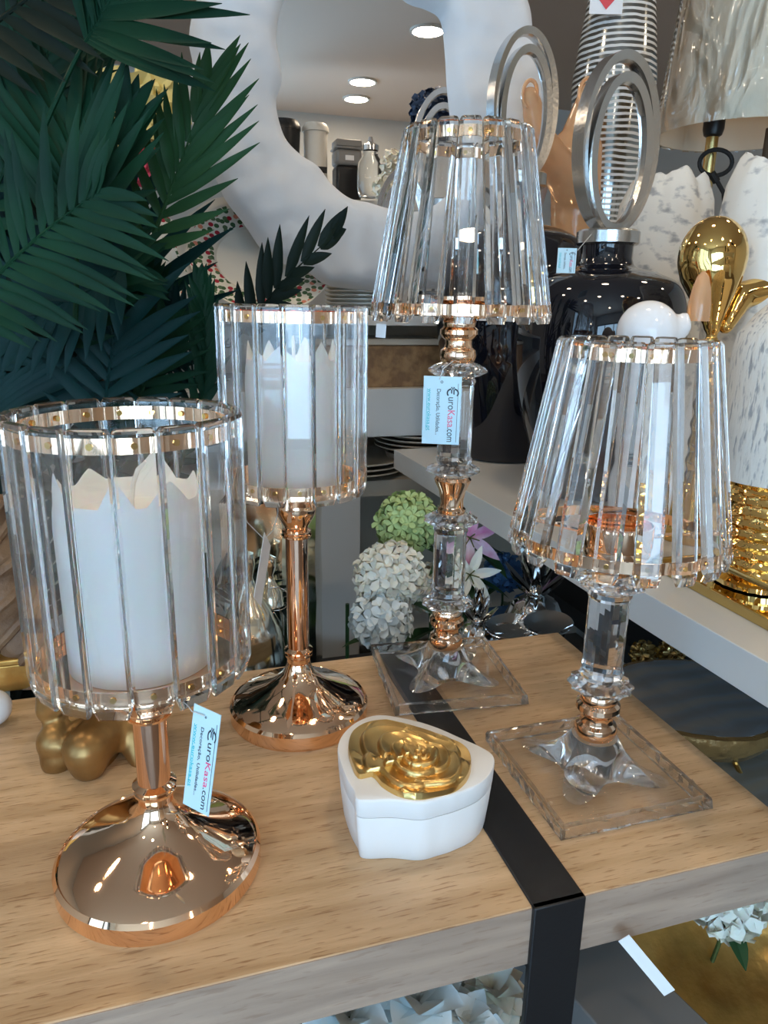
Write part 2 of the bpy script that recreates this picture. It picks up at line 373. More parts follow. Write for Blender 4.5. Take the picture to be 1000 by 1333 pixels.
def smooth_prof(pr_, n=6):
    out = []; m = len(pr_)
    for i in range(m-1):
        p0, p1, p2, p3 = [Vector(pr_[max(0, min(m-1, j))]) for j in (i-1, i, i+1, i+2)]
        for k in range(n):
            f = k/n; q = .5*((2*p1) + (-p0+p2)*f + (2*p0-5*p1+4*p2-p3)*f*f + (-p0+3*p1-3*p2+p3)*f**3); out.append((max(q.x, 0), q.y))
    out.append(tuple(pr_[-1])); return out
def RX(a): return Matrix.Rotation(a, 4, 'X')
def RY(a): return Matrix.Rotation(a, 4, 'Y')
def RZ(a): return Matrix.Rotation(a, 4, 'Z')
def T(x, y, z): return Matrix.Translation((x, y, z))
def S(x, y, z): return Matrix.Diagonal((x, y, z, 1))
def text_mesh(txt, size, M, align='LEFT'):
    c = bpy.data.curves.new('t', 'FONT'); c.body = txt; c.size = size; c.align_x = align; c.extrude = .00012
    o = bpy.data.objects.new('t', c); COL.objects.link(o)
    dg = bpy.context.evaluated_depsgraph_get(); dg.update()
    me = bpy.data.meshes.new_from_object(o.evaluated_get(dg)); bpy.data.objects.remove(o)
    wdt = max((v.co.x for v in me.vertices), default=0); me.transform(M); return me, wdt

# ================================================================== THE ROOM
FLOOR, CEIL = -0.62, 1.90
U0, U1, V0, V1 = -2.6, 3.6, -3.2, 5.6
struct('floor', MB().box(U0, U1, V0, V1, FLOOR - .05, FLOOR), 'floor', rz=A)
struct('ceiling', MB().box(U0, U1, V0, V1, CEIL, CEIL + .05), 'ceil', rz=A)
struct('wall_back', MB().box(U0, U1, V1, V1 + .1, FLOOR, CEIL), 'wall', rz=A)
struct('wall_front', MB().box(U0, U1, V0 - .1, V0, FLOOR, CEIL), 'wall', rz=A)
struct('wall_right', MB().box(U1, U1 + .1, V0, V1, FLOOR, CEIL), 'wall', rz=A)
# left wall has the shop window in it
WV0, WV1, WZ0, WZ1 = -2.7, -0.3, -.35, 1.62
struct('wall_left', MB().box(U0 - .1, U0, V0, WV0, FLOOR, CEIL).box(U0 - .1, U0, WV1, V1, FLOOR, CEIL)
       .box(U0 - .1, U0, WV0, WV1, FLOOR, WZ0).box(U0 - .1, U0, WV0, WV1, WZ1, CEIL), 'wall', rz=A)
wn = struct('window_1', MB().box(U0 - .09, U0 - .07, WV0, WV1, WZ0, WZ1), 'daylight', rz=A)
fr = MB()
for k in range(4):
    v = WV0 + (WV1 - WV0) * k / 3; fr.box(U0 - .06, U0 + .02, v - .03, v + .03, WZ0, WZ1)
for z in (WZ0, WZ1): fr.box(U0 - .06, U0 + .02, WV0, WV1, z - .03, z + .03)
fo = part('window_frame', fr, 'black_metal', wn)
# glazed shop front in the wall behind the camera, left of what the mirror shows
FW0, FW1, FZ0, FZ1 = -2.3, 0.5, -.4, 1.3
wf = struct('window_2', MB().box(FW0, FW1, V0 + .005, V0 + .02, FZ0, FZ1), 'daylight_front', rz=A)
fr = MB()
for k in range(4):
    u = FW0 + (FW1 - FW0) * k / 3; fr.box(u - .03, u + .03, V0 + .02, V0 + .06, FZ0, FZ1)
for z in (FZ0, FZ1): fr.box(FW0, FW1, V0 + .02, V0 + .06, z - .03, z + .03)
part('window_frame', fr, 'black_metal', wf)

# ceiling downlights; the mirror shows three
MIRROR_V = 1.60
def unmirror(p):                         # a point seen in the mirror -> where it really stands
    u, v = toUV(p); q = W(u, 2 * MIRROR_V - v, p[2]); return q
dl0 = None
spots = []
for (px, py) in ((557, 42), (472, 108), (464, 130)):
    p = unmirror(onz(px, py, CEIL - .012)); spots.append(p)
base_uv = [(-1.5, 1.2), (-.6, 1.2), (.5, .7), (1.6, 1.0), (-1.5, -.4), (-.5, -.5), (.6, -.9), (2.6, .6), (-1.4, 2.8), (.2, 3.0), (1.8, 2.8), (-.6, -2.2), (2.8, -2.2)]
spots += [W(u, v, CEIL - .012) for u, v in base_uv]
for i, p in enumerate(spots):
    lab = 'round lit ceiling downlight in the shop ceiling'
    if dl0 is None:
        dl0 = thing('downlight', lab, 'ceiling light', p, 0, 'ceiling downlights')
        part('trim_ring', MB().lathe([(.085, 0), (.10, 0), (.10, .012), (.085, .012), (.085, 0)], 32, closed=False), 'white_plastic', dl0)
        part('diffuser', MB().lathe([(0, .002), (.085, .002)], 32, closed=False), 'downlight', dl0)
    else: dup(dl0, p)

# ================================================================== TABLE (thick oak top held by a black steel strap)
TV0, TV1, TU1, TU0, TH = .406, .844, .522, -.75, .055
tb = thing('coffee_table', 'light oak coffee table with thick top and black steel strap leg', 'table', W(0, .6, FLOOR), A)
tm = T(0, -.6, -FLOOR)
part('tabletop', MB().box(TU0, TU1, TV0, TV1, -TH, 0), 'oak', tb, M=tm, bevel=.0012)
part('cool_light_face', MB().box(TU0, TU1+.0002, TV0-.0006, TV0+.0004, -TH, -.0008), 'oak_cool_light', tb, M=tm, label='oak front face, cool light painted in as grey')  # thin added skin; its grey tint paints in cool light on the front
for (a0, a1) in ((.250, .2955), (-.62, -.575)):
    leg = MB()
    leg.box(a0, a1, TV0 - .004, TV1 + .004, -.0005, .0022)
    leg.box(a0, a1, TV0 - .0045, TV0 + .002, FLOOR, .0022)
    leg.box(a0, a1, TV1 - .002, TV1 + .0045, FLOOR, .0022)
    leg.box(a0, a1, TV0 - .004, TV1 + .004, FLOOR, FLOOR + .004)
    leg.box(a0, a1, TV0 - .004, TV1 + .004, -TH - .006, -TH)
    part('strap_leg', leg, 'black_metal', tb, M=tm, bevel=.0012, label='flat black steel strap')

# ================================================================== WHITE SHELVING
RS = .14                                  # top of the right-hand shelf
RU = toUV(onz(513, 585, RS))[0]; RV = toUV(onz(513, 585, RS))[1]
q = toUV(onz(1000, 863, RS)); RSL = (q[0] - RU) / (q[1] - RV)
rs = thing('display_shelf', 'white display shelf running along the right behind the table', 'shelf', W(RU, RV, FLOOR), A + atan2(RSL, -1) - pi if False else A - math.atan(RSL), None)
lm = T(0, 0, -FLOOR)
part('shelf_board', MB().box(0, .75, -1.45, 0, RS - .042, RS), 'board', rs, M=lm, bevel=.001)
part('side_panel', MB().box(.70, .75, -1.45, 0, FLOOR, RS - .042), 'board', rs, M=lm)
part('lower_board', MB().box(.34, .70, -1.45, 0, -.22, -.18), 'interior_lining', rs, M=lm)
BV = RV + .06                             # front of the back unit
bu = thing('shelving_unit', 'white shelving unit behind the mirror and plates', 'shelf', W(0, BV, FLOOR), A)
lm = T(0, 0, -FLOOR)
def zat(px, py, v): return onv(px, py, v).z
z1, z2 = zat(510, 506, BV), zat(510, 568, BV)
z3, z4 = zat(500, 626, BV), zat(500, 646, BV)
z5, z6 = zat(500, 411, BV), zat(500, 424, BV)
uu = lambda px, py, v: toUV(onv(px, py, v))[0]
UL, UR = -.55, 1.3
part('shelf_board', MB().box(UL, UR, 0, .42, z2, z1), 'board', bu, M=lm, bevel=.001)
part('shelf_board', MB().box(UL, UR, 0.005, .42, z4, z3), 'stoneware', bu, M=lm)
part('shelf_board', MB().box(UL, UR, 0.005, .42, z6, z5), 'board', bu, M=lm, bevel=.001)
part('shelf_board', MB().box(UL, UR, 0.005, .42, -.36, -.33), 'board', bu, M=lm)
part('back_panel', MB().box(UL, UR, .42, .43, FLOOR, z5), 'stoneware', bu, M=lm)
pu0, pu1 = uu(413, 700, BV - .03), uu(469, 700, BV - .03)
part('upright_panel', MB().box(pu0, pu1, -.03, .42, FLOOR, z2), 'board', bu, M=lm, bevel=.001)
part('side_panel', MB().box(UR, UR + .03, 0, .43, FLOOR, z5), 'board', bu, M=lm)
part('side_panel', MB().box(UL - .03, UL, 0, .43, FLOOR, z5), 'board', bu, M=lm)

# ================================================================== MIRROR
def poly_smooth(pts, n, rnd=0):
    pts = [Vector(p) for p in pts]; m = len(pts); out = []
    for i in range(n):
        t = i * m / n; k = int(t); f = t - k
        p0, p1, p2, p3 = pts[(k-1) % m], pts[k % m], pts[(k+1) % m], pts[(k+2) % m]
        out.append(.5 * ((2*p1) + (-p0+p2)*f + (2*p0-5*p1+4*p2-p3)*f*f + (-p0+3*p1-3*p2+p3)*f**3))
    return out
def mir(px, py):
    p = onv(px, py, MIRROR_V - .02); u, v = toUV(p); return Vector((u, p.z))
inner_px = [(366,0),(358,45),(363,75),(365,103),(358,128),(362,155),(372,180),(392,200),(412,213),(432,238),(455,256),(480,262),(508,270),(545,274),(578,258),(592,232),(591,190),(587,150),(583,110),(580,60),(574,22),(556,8),(533,0),(505,-22),(470,-40),(425,-42),(386,-24)]
outer_px = [(250,0),(243,45),(248,80),(240,110),(246,150),(256,190),(280,232),(292,258),(318,292),(342,326),(368,342),(398,352),(425,370),(460,376),(500,378),(550,376),(610,372),(660,345),(700,295),(722,230),(724,160),(714,100),(699,45),(690,0),(660,-80),(560,-140),(440,-150),(330,-120),(275,-60)]
NF = 360
def by_angle(pts, c, n):                 # resample a closed outline by polar angle round c
    P = poly_smooth(pts, 1200); A_ = sorted([(atan2(p.y-c.y, p.x-c.x), (p-c).length) for p in P]); out = []
    j = 0
    for i in range(n):
        a = -pi + 2*pi*i/n
        while j < len(A_) and A_[j][0] < a: j += 1
        a1, r1 = A_[j % len(A_)]; a0, r0 = A_[j-1]
        if a1 < a: a1 += 2*pi
        if a0 > a: a0 -= 2*pi
        f = (a-a0)/(a1-a0+1e-9); out.append((a, r0 + (r1-r0)*f))
    return out
cc = mir(478, 115)
inn = by_angle([mir(*p) for p in inner_px], cc, NF); out_ = by_angle([mir(*p) for p in outer_px], cc, NF)
mc = onv(478, 115, MIRROR_V); mu, mv = toUV(mc)
mirror = thing('framed_mirror', 'large mirror in a thick irregular white plaster-like frame', 'mirror', W(mu, MIRROR_V, cc.y), A)
vs = []; fs = []; NS = 15
for i, ((a, ri), (_, ro)) in enumerate(zip(inn, out_)):
    for k in range(NS):
        t = k / (NS - 1); r = ri + (ro - ri) * t
        prof = -.012 - .030 * sin(pi * min(1, t * 1.02)) ** .45
        if k == 0: prof = 0.0
        if k == NS - 1: prof = .012
        x, z = r * cos(a), r * sin(a)
        if 0 < k < NS - 1: prof += (noise.noise(Vector((x*9, z*9, 3.1))) * .012 + noise.noise(Vector((x*30, z*30, 1.1))) * .0040)
        vs.append((x, prof, z))
for i in range(NF):
    j = (i+1) % NF
    for k in range(NS-1): fs.append((i*NS+k, j*NS+k, j*NS+k+1, i*NS+k+1))
    fs.append((i*NS+NS-1, j*NS+NS-1, j*NS, i*NS))
part('frame', MB().add(vs, fs), 'plaster', mirror, ang=60)
ml = MB(); ml.add([(r*1.02*cos(a), 0.0, r*1.02*sin(a)) for a, r in inn], [tuple(reversed(range(NF)))])
gl = part('mirror_glass', ml, 'mirror', mirror, smooth=False)
ml2 = MB(); ml2.add([(r*.97*cos(a), .014, r*.97*sin(a)) for a, r in out_], [tuple(range(NF))])
part('backing', ml2, 'black_plastic', mirror, smooth=False)
# easel holding the mirror up, on the top board
ea = thing('easel', 'black display easel under the mirror behind the tall crystal shade', 'easel', W(mu + .17, MIRROR_V, z5), A)
zb = cc.y - out_[int(NF * .25)][1] - z5
eb = MB()
for dx in (-.05, .07):
    eb.tube([(dx, .0, 0), (dx, .02, .14)], .005, 8); eb.tube([(dx, -.045, .10), (dx, .02, .085)], .004, 8)
eb.tube([(-.05, .01, .05), (.07, .01, .05)], .004, 8); eb.tube([(0.01, .09, 0), (.01, .02, .14)], .004, 8)
part('easel_frame', eb, 'black_metal', ea)

# ---- what the mirror shows: things on a high shelf at the far end of the shop
def vir(px, py, d): return unmirror(onv(px, py, d))
DB = 5.3
hb = onv(430, 262, DB).z
sh = W(0, 0, 0)
ua, ub = toUV(onv(330, 200, DB))[0], toUV(onv(640, 200, DB))[0]
hs = thing('high_shelf', 'high white shelf at the far end of the shop seen in the mirror', 'shelf', W((ua+ub)/2, 2*MIRROR_V-DB, FLOOR), A)
part('shelf_board', MB().box(-(ub-ua)/2, (ub-ua)/2, -.25, .15, hb-FLOOR-.04, hb-FLOOR), 'board', hs)
for sgn in (-1, 1): part('side_panel', MB().box(sgn*(ub-ua)/2-.02, sgn*(ub-ua)/2+.02, -.25, .15, 0, hb-FLOOR-.04), 'board', hs)
def bin_at(px0, px1, ptop, name, label):
    p = vir((px0+px1)/2, 200, DB); r = abs(onv(px1, 200, DB).x - onv(px0, 200, DB).x) / 2 * .88
    top = onv((px0+px1)/2, ptop, DB).z
    return thing(name, label, 'bin', (p.x, p.y, hb), A), r, top - hb
b1, r, h = bin_at(345, 395, 155, 'waste_bin', 'black rounded waste bin reflected in the mirror beside a white one')
part('body', MB().lathe([(r*.8, 0), (r, h*.82), (r, h*.86)], 40), 'black_plastic', b1)
part('lid', MB().lathe([(r*1.04, h*.86), (r*1.04, h*.9), (r*.85, h*.98), (r*.4, h), (0, h)], 40), 'black_plastic', b1)
b2, r, h = bin_at(392, 430, 160, 'waste_bin', 'white cylindrical waste bin reflected in the mirror')
part('body', MB().lathe([(r*.92, 0), (r*.95, h*.9), (r*.95, h*.9)], 40), 'white_plastic', b2)
part('lid', MB().lathe([(r*1.06, h*.88), (r*1.06, h*.93), (r*.85, h*.985), (0, h)], 40), 'white_plastic', b2)
part('foot_ring', MB().lathe([(r*1.1, h*.08), (r*1.2, h*.12), (r*1.0, h*.2)], 40), 'white_plastic', b2)
part('pedal_opening', MB().box(-.06, .06, r*.9, r*.99, h*.34, h*.42), 'black_plastic', b2)
b3, r, h = bin_at(430, 473, 184, 'waste_bin', 'grey and black square waste bin reflected in the mirror')
part('body', MB().box(-r*.9, r*.9, -r*.8, r*.8, 0, h*.58), 'black_plastic', b3, bevel=.02)
part('upper_body', MB().box(-r*.93, r*.93, -r*.84, r*.84, h*.58, h*.84), 'grey_plastic', b3, bevel=.02)
part('lid', MB().box(-r, r, -r*.9, r*.9, h*.84, h*.88).prism([(-r*.9,-r*.8),(r*.9,-r*.8),(r*.9,r*.8),(-r*.9,r*.8)], h*.88, h, sc0=1.0), 'grey_plastic', b3, bevel=.03)
part('sticker', MB().box(-.03, .03, r*.84, r*.86, h*.66, h*.74), 'tag_white', b3)
p = vir(482, 230, DB - .3)
j = thing('glass_jar', 'clear lidded glass jar reflected in the mirror beside the grey bin', 'jar', (p.x, p.y, hb), A)
part('body', MB().lathe([(.07, 0), (.085, .04), (.085, .20), (.05, .25), (.05, .28)], 32), 'clear_glass', j)
part('lid', MB().lathe([(.055, .28), (.055, .31), (.02, .33), (.012, .36), (0, .36)], 24), 'chrome', j)
def pom(name, mat, label, cat, loc, R, n, pet, seed, group=None, leafs=0):
    rr = random.Random(seed); m = MB()
    m.ball((0, 0, 0), R * .72, 14)
    for i in range(n):
        y = 1 - 2 * (i + .5) / n; a = i * 2.39996; s_ = sqrt(1 - y*y); d = Vector((s_*cos(a), s_*sin(a), y)); rad = R * rr.uniform(.84, 1.02)
        q = d.to_track_quat('Z', 'Y').to_matrix().to_4x4(); B = T(*(d*rad)) @ q @ RZ(rr.uniform(0, 6)) @ RX(rr.uniform(-.3, .3))
        for k in range(4):
            P = B @ RZ(k * pi/2)
            m.add([(0, 0, -pet*.25), (pet*.50, -pet*.36, pet*.16), (pet*.95, -pet*.30, pet*.22), (pet*1.08, 0, pet*.10), (pet*.95, pet*.30, pet*.22), (pet*.50, pet*.36, pet*.16), (pet*.55, 0, 0)],
                  [(0,1,6),(1,2,6),(2,3,6),(3,4,6),(4,5,6),(5,0,6)], P)
    t = thing(name, label, cat, loc, 0, group)
    part('bloom', m, mat, t, ang=70)
    if leafs:
        l = MB()
        for k in range(leafs):
            a = 2*pi*k/leafs + seed
            l.add(*leaf_geo(R*1.5, R*.55, R*.25), M=T(0, 0, -R*.6) @ RZ(a) @ RY(.2))
        part('leaf', l, 'leaf', t)
        part('stem', MB().tube([(0, 0, -R*.5), (0.004, .01, -R*2), (0, .02, -R*4)], R*.07, 8), 'leaf', t)
    return t
def leaf_geo(L, Wd, droop, n=7):
    vs = []; fs = []
    for i in range(n):
        t = i/(n-1); w_ = Wd*.5*sin(pi*min(1, .06+t*.94))**.8; z = -droop*t*t
        if i == n-1: w_ = 0.0005
        vs += [(L*t, -w_, z + w_*.35), (L*t, 0, z), (L*t, w_, z + w_*.35)]
    for i in range(n-1):
        a = i*3; fs += [(a, a+1, a+4, a+3), (a+1, a+2, a+5, a+4)]
    return vs, fs
p = vir(566, 152, 4.2); pom('flower_head', 'petal_blue', 'navy blue artificial flower reflected at the right of the mirror', 'flower', p, .13, 70, .05, 3)
for k, (px, py, r_) in enumerate(((514, 215, .065), (506, 246, .075))):
    p = vir(px, py, 4.4)
    pom('flower_head', 'petal_white', ['upper white artificial flower reflected beside the glass jar', 'lower white artificial flower reflected beside the glass jar'][k], 'flower', p, r_, 26, .05, 5+k)

# ================================================================== CRYSTAL LAMP-STYLE CANDLE HOLDERS
def prism_mesh(L, wd, th, tip, cf=.34):
    """an upright crystal bar, flat faced with cut corners and a wedge tip below"""
    c = th * cf; w2, t2 = wd/2, th/2
    poly = [(-w2+c, -t2), (w2-c, -t2), (w2, -t2+c), (w2, t2-c*.4), (w2-c*.4, t2), (-w2+c*.4, t2), (-w2, t2-c*.4), (-w2, -t2+c)]
    m = MB(); n = len(poly)
    rings = [(0.0, .80, .35), (tip, 1, 1), (L - tip*.35, 1, 1), (L, .86, .7)]
    vs = [(x*sx, y*sy, z) for z, sx, sy in rings for x, y in poly]
    fs = [tuple(reversed(range(n)))] + [tuple((len(rings)-1)*n+k for k in range(n))]
    for i in range(len(rings)-1):
        for k in range(n): a, b2 = i*n+k, i*n+(k+1) % n; fs.append((a, b2, b2+n, a+n))
    return m.add(vs, fs)
def ring(r0, r1, z0, z1, n=72):
    return MB().lathe([(r0, z0), (r1, z0), (r1, z1), (r0, z1), (r0, z0)], n, closed=False)
def shade(parent, z0, L, rb, rt, n=20, phase=0.0, th=.0095):
    """ring of n crystal bars between two rose gold hoops; rb, rt are outer radii at bottom and top"""
    ang = math.atan2(rb - rt, L); Ls = L / cos(ang)
    wd = 2*pi*(rt - th*.5)/n * .97 if rb - rt > .01 else 2*pi*(rt - th)/n * 1.0
    pmesh = prism_mesh(Ls, wd, th, .008, .34 if rb - rt > .01 else .16).mesh('crystal_prism', False)
    for k in range(n):
        a = 2*pi*k/n + phase
        M = RZ(a) @ T(0, -(rb - th*.5), z0) @ RX(-ang)
        part('crystal_prism', pmesh, 'crystal', parent, M=M)
    hb_, ht = z0 + .008, z0 + L - .016
    rbi = rb - th - .0012; rti = rt - th - .0012 
    lh = part('lower_hoop', ring(rbi-.0016, rbi, hb_, hb_+.010), 'rose_gold', parent)
    uh = part('upper_hoop', ring(rti-.0016, rti, ht, ht+.010), 'rose_gold', parent)
    sm_ = MB().tube([(0, .003, 0), (0, -.0008, 0)], .0022, 8).mesh('stud')
    for k in range(n):
        a = 2*pi*k/n + phase
        for (r_, z, hp) in ((rbi, hb_+.005, lh), (rti, ht+.005, uh)):
            part('stud', sm_, 'gold', hp, label='small brass fixing stud', M=RZ(a) @ T(0, -r_, z))
    return rbi, hb_
def candlestick(name, label, loc, sc, z_cup, z_shade, L, r_sh, r_base, seed, phase):
    t = thing(name, label, 'candle holder', loc, 0)
    t.scale = (1, 1, 1); rb = r_base
    part('foot', MB().lathe([(0, 0), (rb*.97, 0), (rb*.98, .003), (rb, .004), (rb, .017), (rb*.965, .0205), (rb*.955, .0195), (rb*.88, .024), (rb*.70, .030), (rb*.5, .0375), (rb*.34, .045), (rb*.23, .053), (rb*.175, .062), (rb*.165, .066)], 96), 'rose_gold', t, ang=28)
    part('foot_pad', MB().lathe([(0, -.0005), (rb*.965, -.0005), (rb*.965, .001), (0, .001)], 64), 'black_plastic', t)
    rc = .0118 * sc
    zc0, zc1 = .066, z_cup - .006
    part('collar', MB().lathe([(rc*1.05, zc0-.001), (rc*1.1, zc0+.006), (rc*1.28, zc0+.008), (rc*1.28, zc0+.010), (rc*1.1, zc0+.0115), (rc*1.3, zc0+.013), (rc*1.34, zc0+.015), (rc*1.1, zc0+.017), (rc, zc0+.018)], 48), 'rose_gold', t)
    part('column', MB().lathe([(rc, zc0+.015), (rc, zc1)], 64), 'rose_gold_dark', t)
    part('collar', MB().lathe([(rc, zc1-.004), (rc*1.32, zc1-.002), (rc*1.35, zc1), (rc*1.15, zc1+.0015), (rc*1.3, zc1+.003), (rc*1.3, zc1+.0045), (rc, zc1+.006)], 48), 'rose_gold', t)
    H = z_shade + .006 - z_cup
    part('cup', MB().lathe([(rc*.95, z_cup), (rc*1.3, z_cup+H*.16), (rc*1.72, z_cup+H*.34), (rc*1.82, z_cup+H*.52), (rc*1.55, z_cup+H*.78), (rc*1.35, z_cup+H), (0, z_cup+H)], 48), 'rose_gold', t, label='rounded rose gold cup')
    rbi, hb_ = shade(t, z_shade, L, r_sh, r_sh, 18, phase, th=.0075)
    part('candle_plate', MB().lathe([(0, z_shade+.006), (rbi-.002, z_shade+.006), (rbi-.002, z_shade+.0085), (0, z_shade+.0085)], 64), 'rose_gold', t)
    return t, z_shade + .0088
def candle(label, loc, r, H, seed, wick_dir):
    t = thing('pillar_candle', label, 'candle', loc, 0)
    rr = random.Random(seed); n = 144; pk = []
    a = 0
    while a < 2*pi - .25:
        pk.append((a, rr.uniform(.011, .026), rr.uniform(.09, .17))); a += rr.uniform(.50, 1.15)
    def crown(a):
        h = .004
        for c, hh, w_ in pk:
            d = abs((a - c + pi) % (2*pi) - pi); h = max(h, hh * max(0, 1 - (d/(w_*2.4))) ** .8)
        return h
    prof = [(0, 0, 0), (r, 0, 0), (r, H*.4, 0), (r*1.01, H-.018, 0), (r*.995, H-.006, 0), (r*.975, H-.001, .10), (r*.965, H, .75), (r*.955, H, 1.0), (r*.93, H, .8), (r*.89, H-.003, 0.05), (r*.80, H-.010, 0), (0, H-.013, 0)]
    vs = []; fs = []
    for (q, z, k) in prof:
        for i in range(n):
            a = 2*pi*i/n; vs.append((q*cos(a), q*sin(a), z + k*crown(a)))
    for i in range(len(prof)-1):
        for k in range(n): a, b2 = i*n+k, i*n+(k+1) % n; fs.append((a, b2, b2+n, a+n))
    part('wax_body', MB().add(vs, fs), 'wax', t, ang=50)
    z = H - .014; d = wick_dir
    part('wick', MB().tube([(0,0,z), (0,0,z+.012), (.002*d,0,z+.024), (.006*d,0,z+.034), (.012*d,0,z+.040)], [.0017]*4+[.001], 8), 'wick', t)
    return t
L1 = Vector((-.1785, .497, 0)); L2 = Vector((-.092, .7335, 0))
c1, zt = candlestick('candle_holder', 'short rose gold candle holder with crystal bars, nearest at the left', L1, 1.08, .150, .184, .192, .079, .081, 1, .05)
candle('white pillar candle in the nearest crystal holder, left', L1 + Vector((0, 0, zt)), .050, .123, 4, 1)
c2, zt = candlestick('candle_holder', 'taller rose gold candle holder with crystal bars, behind the short one', L2, 1.0, .220, .262, .185, .0735, .077, 2, .18)
candle('white pillar candle in the taller rose gold holder', L2 + Vector((0, 0, zt)), .0455, .121, 9, 0)

def scallop(npt, depth): return lambda a, r, z: 1 - depth * (.5 - .5*cos(npt*a))
def crystal_disc(parent, z0, z1, r, rc):
    h = z1 - z0; n = 24
    m = MB().lathe([(rc*.9, z0), (r*.72, z0+h*.12), (r, z0+h*.42), (r, z0+h*.55), (r*.75, z0+h*.85), (rc*.95, z1)], n, mod=lambda a, q, z: 1 if q < r*.6 else 1 - .10*(int(round(a*n/(2*pi))) % 2))
    return part('crystal_disc', m, 'crystal', parent, smooth=False)
def crystal_col(parent, z0, z1, r):
    n = 16; h = z1 - z0
    m = MB().lathe([(r*.96, z0), (r*1.02, z0+h*.05), (r*.94, z0+h*.10), (r*.94, z0+h*.92), (r*1.02, z0+h*.96), (r*.96, z1)], n, mod=lambda a, q, z: 1 if int(round(a*n/(2*pi))) % 2 else .955)
    return part('crystal_column', m, 'crystal', parent, smooth=False)
def gold_neck(parent, z0, z1, r, label=None):
    h = z1 - z0
    pr_ = [(r*.95, 0), (r*1.06, .06), (r*1.12, .16), (r*1.05, .27), (r*.86, .33), (r*.80, .42), (r*.82, .50), (r*1.0, .56), (r*1.14, .64), (r*1.12, .74), (r*.95, .80), (r*.98, .86), (r*.98, .94), (r*.9, 1.0)]
    return part('gold_neck', MB().lathe([(q, z0 + t_*h) for q, t_ in pr_], 48), 'rose_gold', parent)
def vase_neck(parent, z0, z1, r):
    h = z1 - z0
    pr_ = [(r*.85, 0), (r*.88, .10), (r*.75, .16), (r*.72, .34), (r*.85, .62), (r*1.1, .84), (r*1.15, .92), (r*1.0, 1.0)]
    return part('gold_neck', MB().lathe([(q, z0 + t_*h) for q, t_ in pr_], 48), 'rose_gold', parent)
def crystal_holder(label, loc, rz, tall, z_sh, phase):
    t = thing('crystal_candle_holder', label, 'candle holder', loc, rz)
    s = .080
    # square slab with chipped-cut edge
    m = MB(); n = 22; rr = random.Random(5)
    def edge(z, ins):
        P = []
        for k in range(4):
            a, b2 = [(-1,-1),(1,-1),(1,1),(-1,1)][k], [(-1,-1),(1,-1),(1,1),(-1,1)][(k+1) % 4]
            for i in range(n):
                f = (i + .0)/n; x = a[0] + (b2[0]-a[0])*f; y = a[1] + (b2[1]-a[1])*f
                q = s - ins
                P.append((x*q, y*q, z))
        return P
    rings = [edge(0, .002), edge(.0025, 0), edge(.0105, 0), edge(.0125, .002), edge(.0125, .0065)]
    for kk in (1, 2):
        rings[kk] = [(x*(1 - rr.uniform(0, .030)), y*(1 - rr.uniform(0, .030)), z + rr.uniform(-.0018, .0016)) for x, y, z in rings[kk]]
    vs = [p for r_ in rings for p in r_]; N4 = 4*n; fs = [tuple(reversed(range(N4)))] + [tuple((len(rings)-1)*N4 + k for k in range(N4))]
    for i in range(len(rings)-1):
        for k in range(N4): a, b2 = i*N4+k, i*N4+(k+1) % N4; fs.append((a, b2, b2+N4, a+N4))
    q = s - .0075
    part('base_slab', MB().box(-q, q, -q, q, 0, .0125), 'crystal_slab', t, smooth=False)
    rings = [edge(.0125, .0073)] + rings[::-1] + [edge(0, .0073)]
    vs = [p for r_ in rings for p in r_]; fs = []
    nr_ = len(rings)
    for i in range(nr_):
        for k in range(N4):
            a, b2 = i*N4+k, i*N4+(k+1) % N4; c, d = ((i+1) % nr_)*N4+(k+1) % N4, ((i+1) % nr_)*N4+k; fs.append((a, d, c, b2))
    part('chipped_edge', MB().add(vs, fs), 'crystal', t, smooth=False, label='sparkling cut edge')
    # swept four-legged rise: square that pinches into a round neck, hollows between the corners
    m = MB(); nn = 64; prof = [(.066, .0127, 1), (.056, .0150, .9), (.046, .0195, .7), (.036, .0265, .5), (.0285, .0345, .25), (.0245, .0415, .1), (.022, .0445, 0)]
    vs = []
    for q, z, k in prof:
        for i in range(nn):
            a = 2*pi*i/nn; c4 = .5 + .5*cos(4*(a - pi/4)); f = 1 - k*.48*(1 - c4**1.6) + k*.12*c4**4
            vs.append((q*f*cos(a), q*f*sin(a), z))
    fs = [tuple(reversed(range(nn))), tuple((len(prof)-1)*nn + k for k in range(nn))]
    for i in range(len(prof)-1):
        for k in range(nn): a, b2 = i*nn+k, i*nn+(k+1) % nn; fs.append((a, b2, b2+nn, a+nn))
    part('base_rise', MB().add(vs, fs), 'crystal', t, ang=30)
    gold_neck(t, .0447, .092, .0185)
    crystal_disc(t, .0925, .108, .0315, .019)
    crystal_col(t, .1083, .1965, .0205)
    crystal_disc(t, .1970, .2135, .0325, .019)
    z = .214
    if tall:
        vase_neck(t, z, z+.043, .0185); z += .0433
        crystal_disc(t, z, z+.015, .0315, .019); z += .0153
        crystal_col(t, z, z+.096, .0205); z += .0963
        crystal_disc(t, z, z+.0165, .0335, .019); z += .0168
        gold_neck(t, z, z_sh+.004, .0185)
    else:
        part('gold_neck', MB().lathe([(.016, z), (.019, z+.006), (.026, z+.014), (.030, z+.021), (.030, z_sh+.004), (0, z_sh+.004)], 48), 'rose_gold', t)
    rbi, hb_ = shade(t, z_sh, .187, .0985, .066, 18, phase)
    # plate spokes and the little cup for a tealight inside the shade
    sp = MB()
    for k in range(3):
        sp.box(-.003, .003, 0, rbi-.0015, hb_+.001, hb_+.003, M=RZ(2*pi*k/3 + .5))
    part('spoke', sp, 'rose_gold', t)
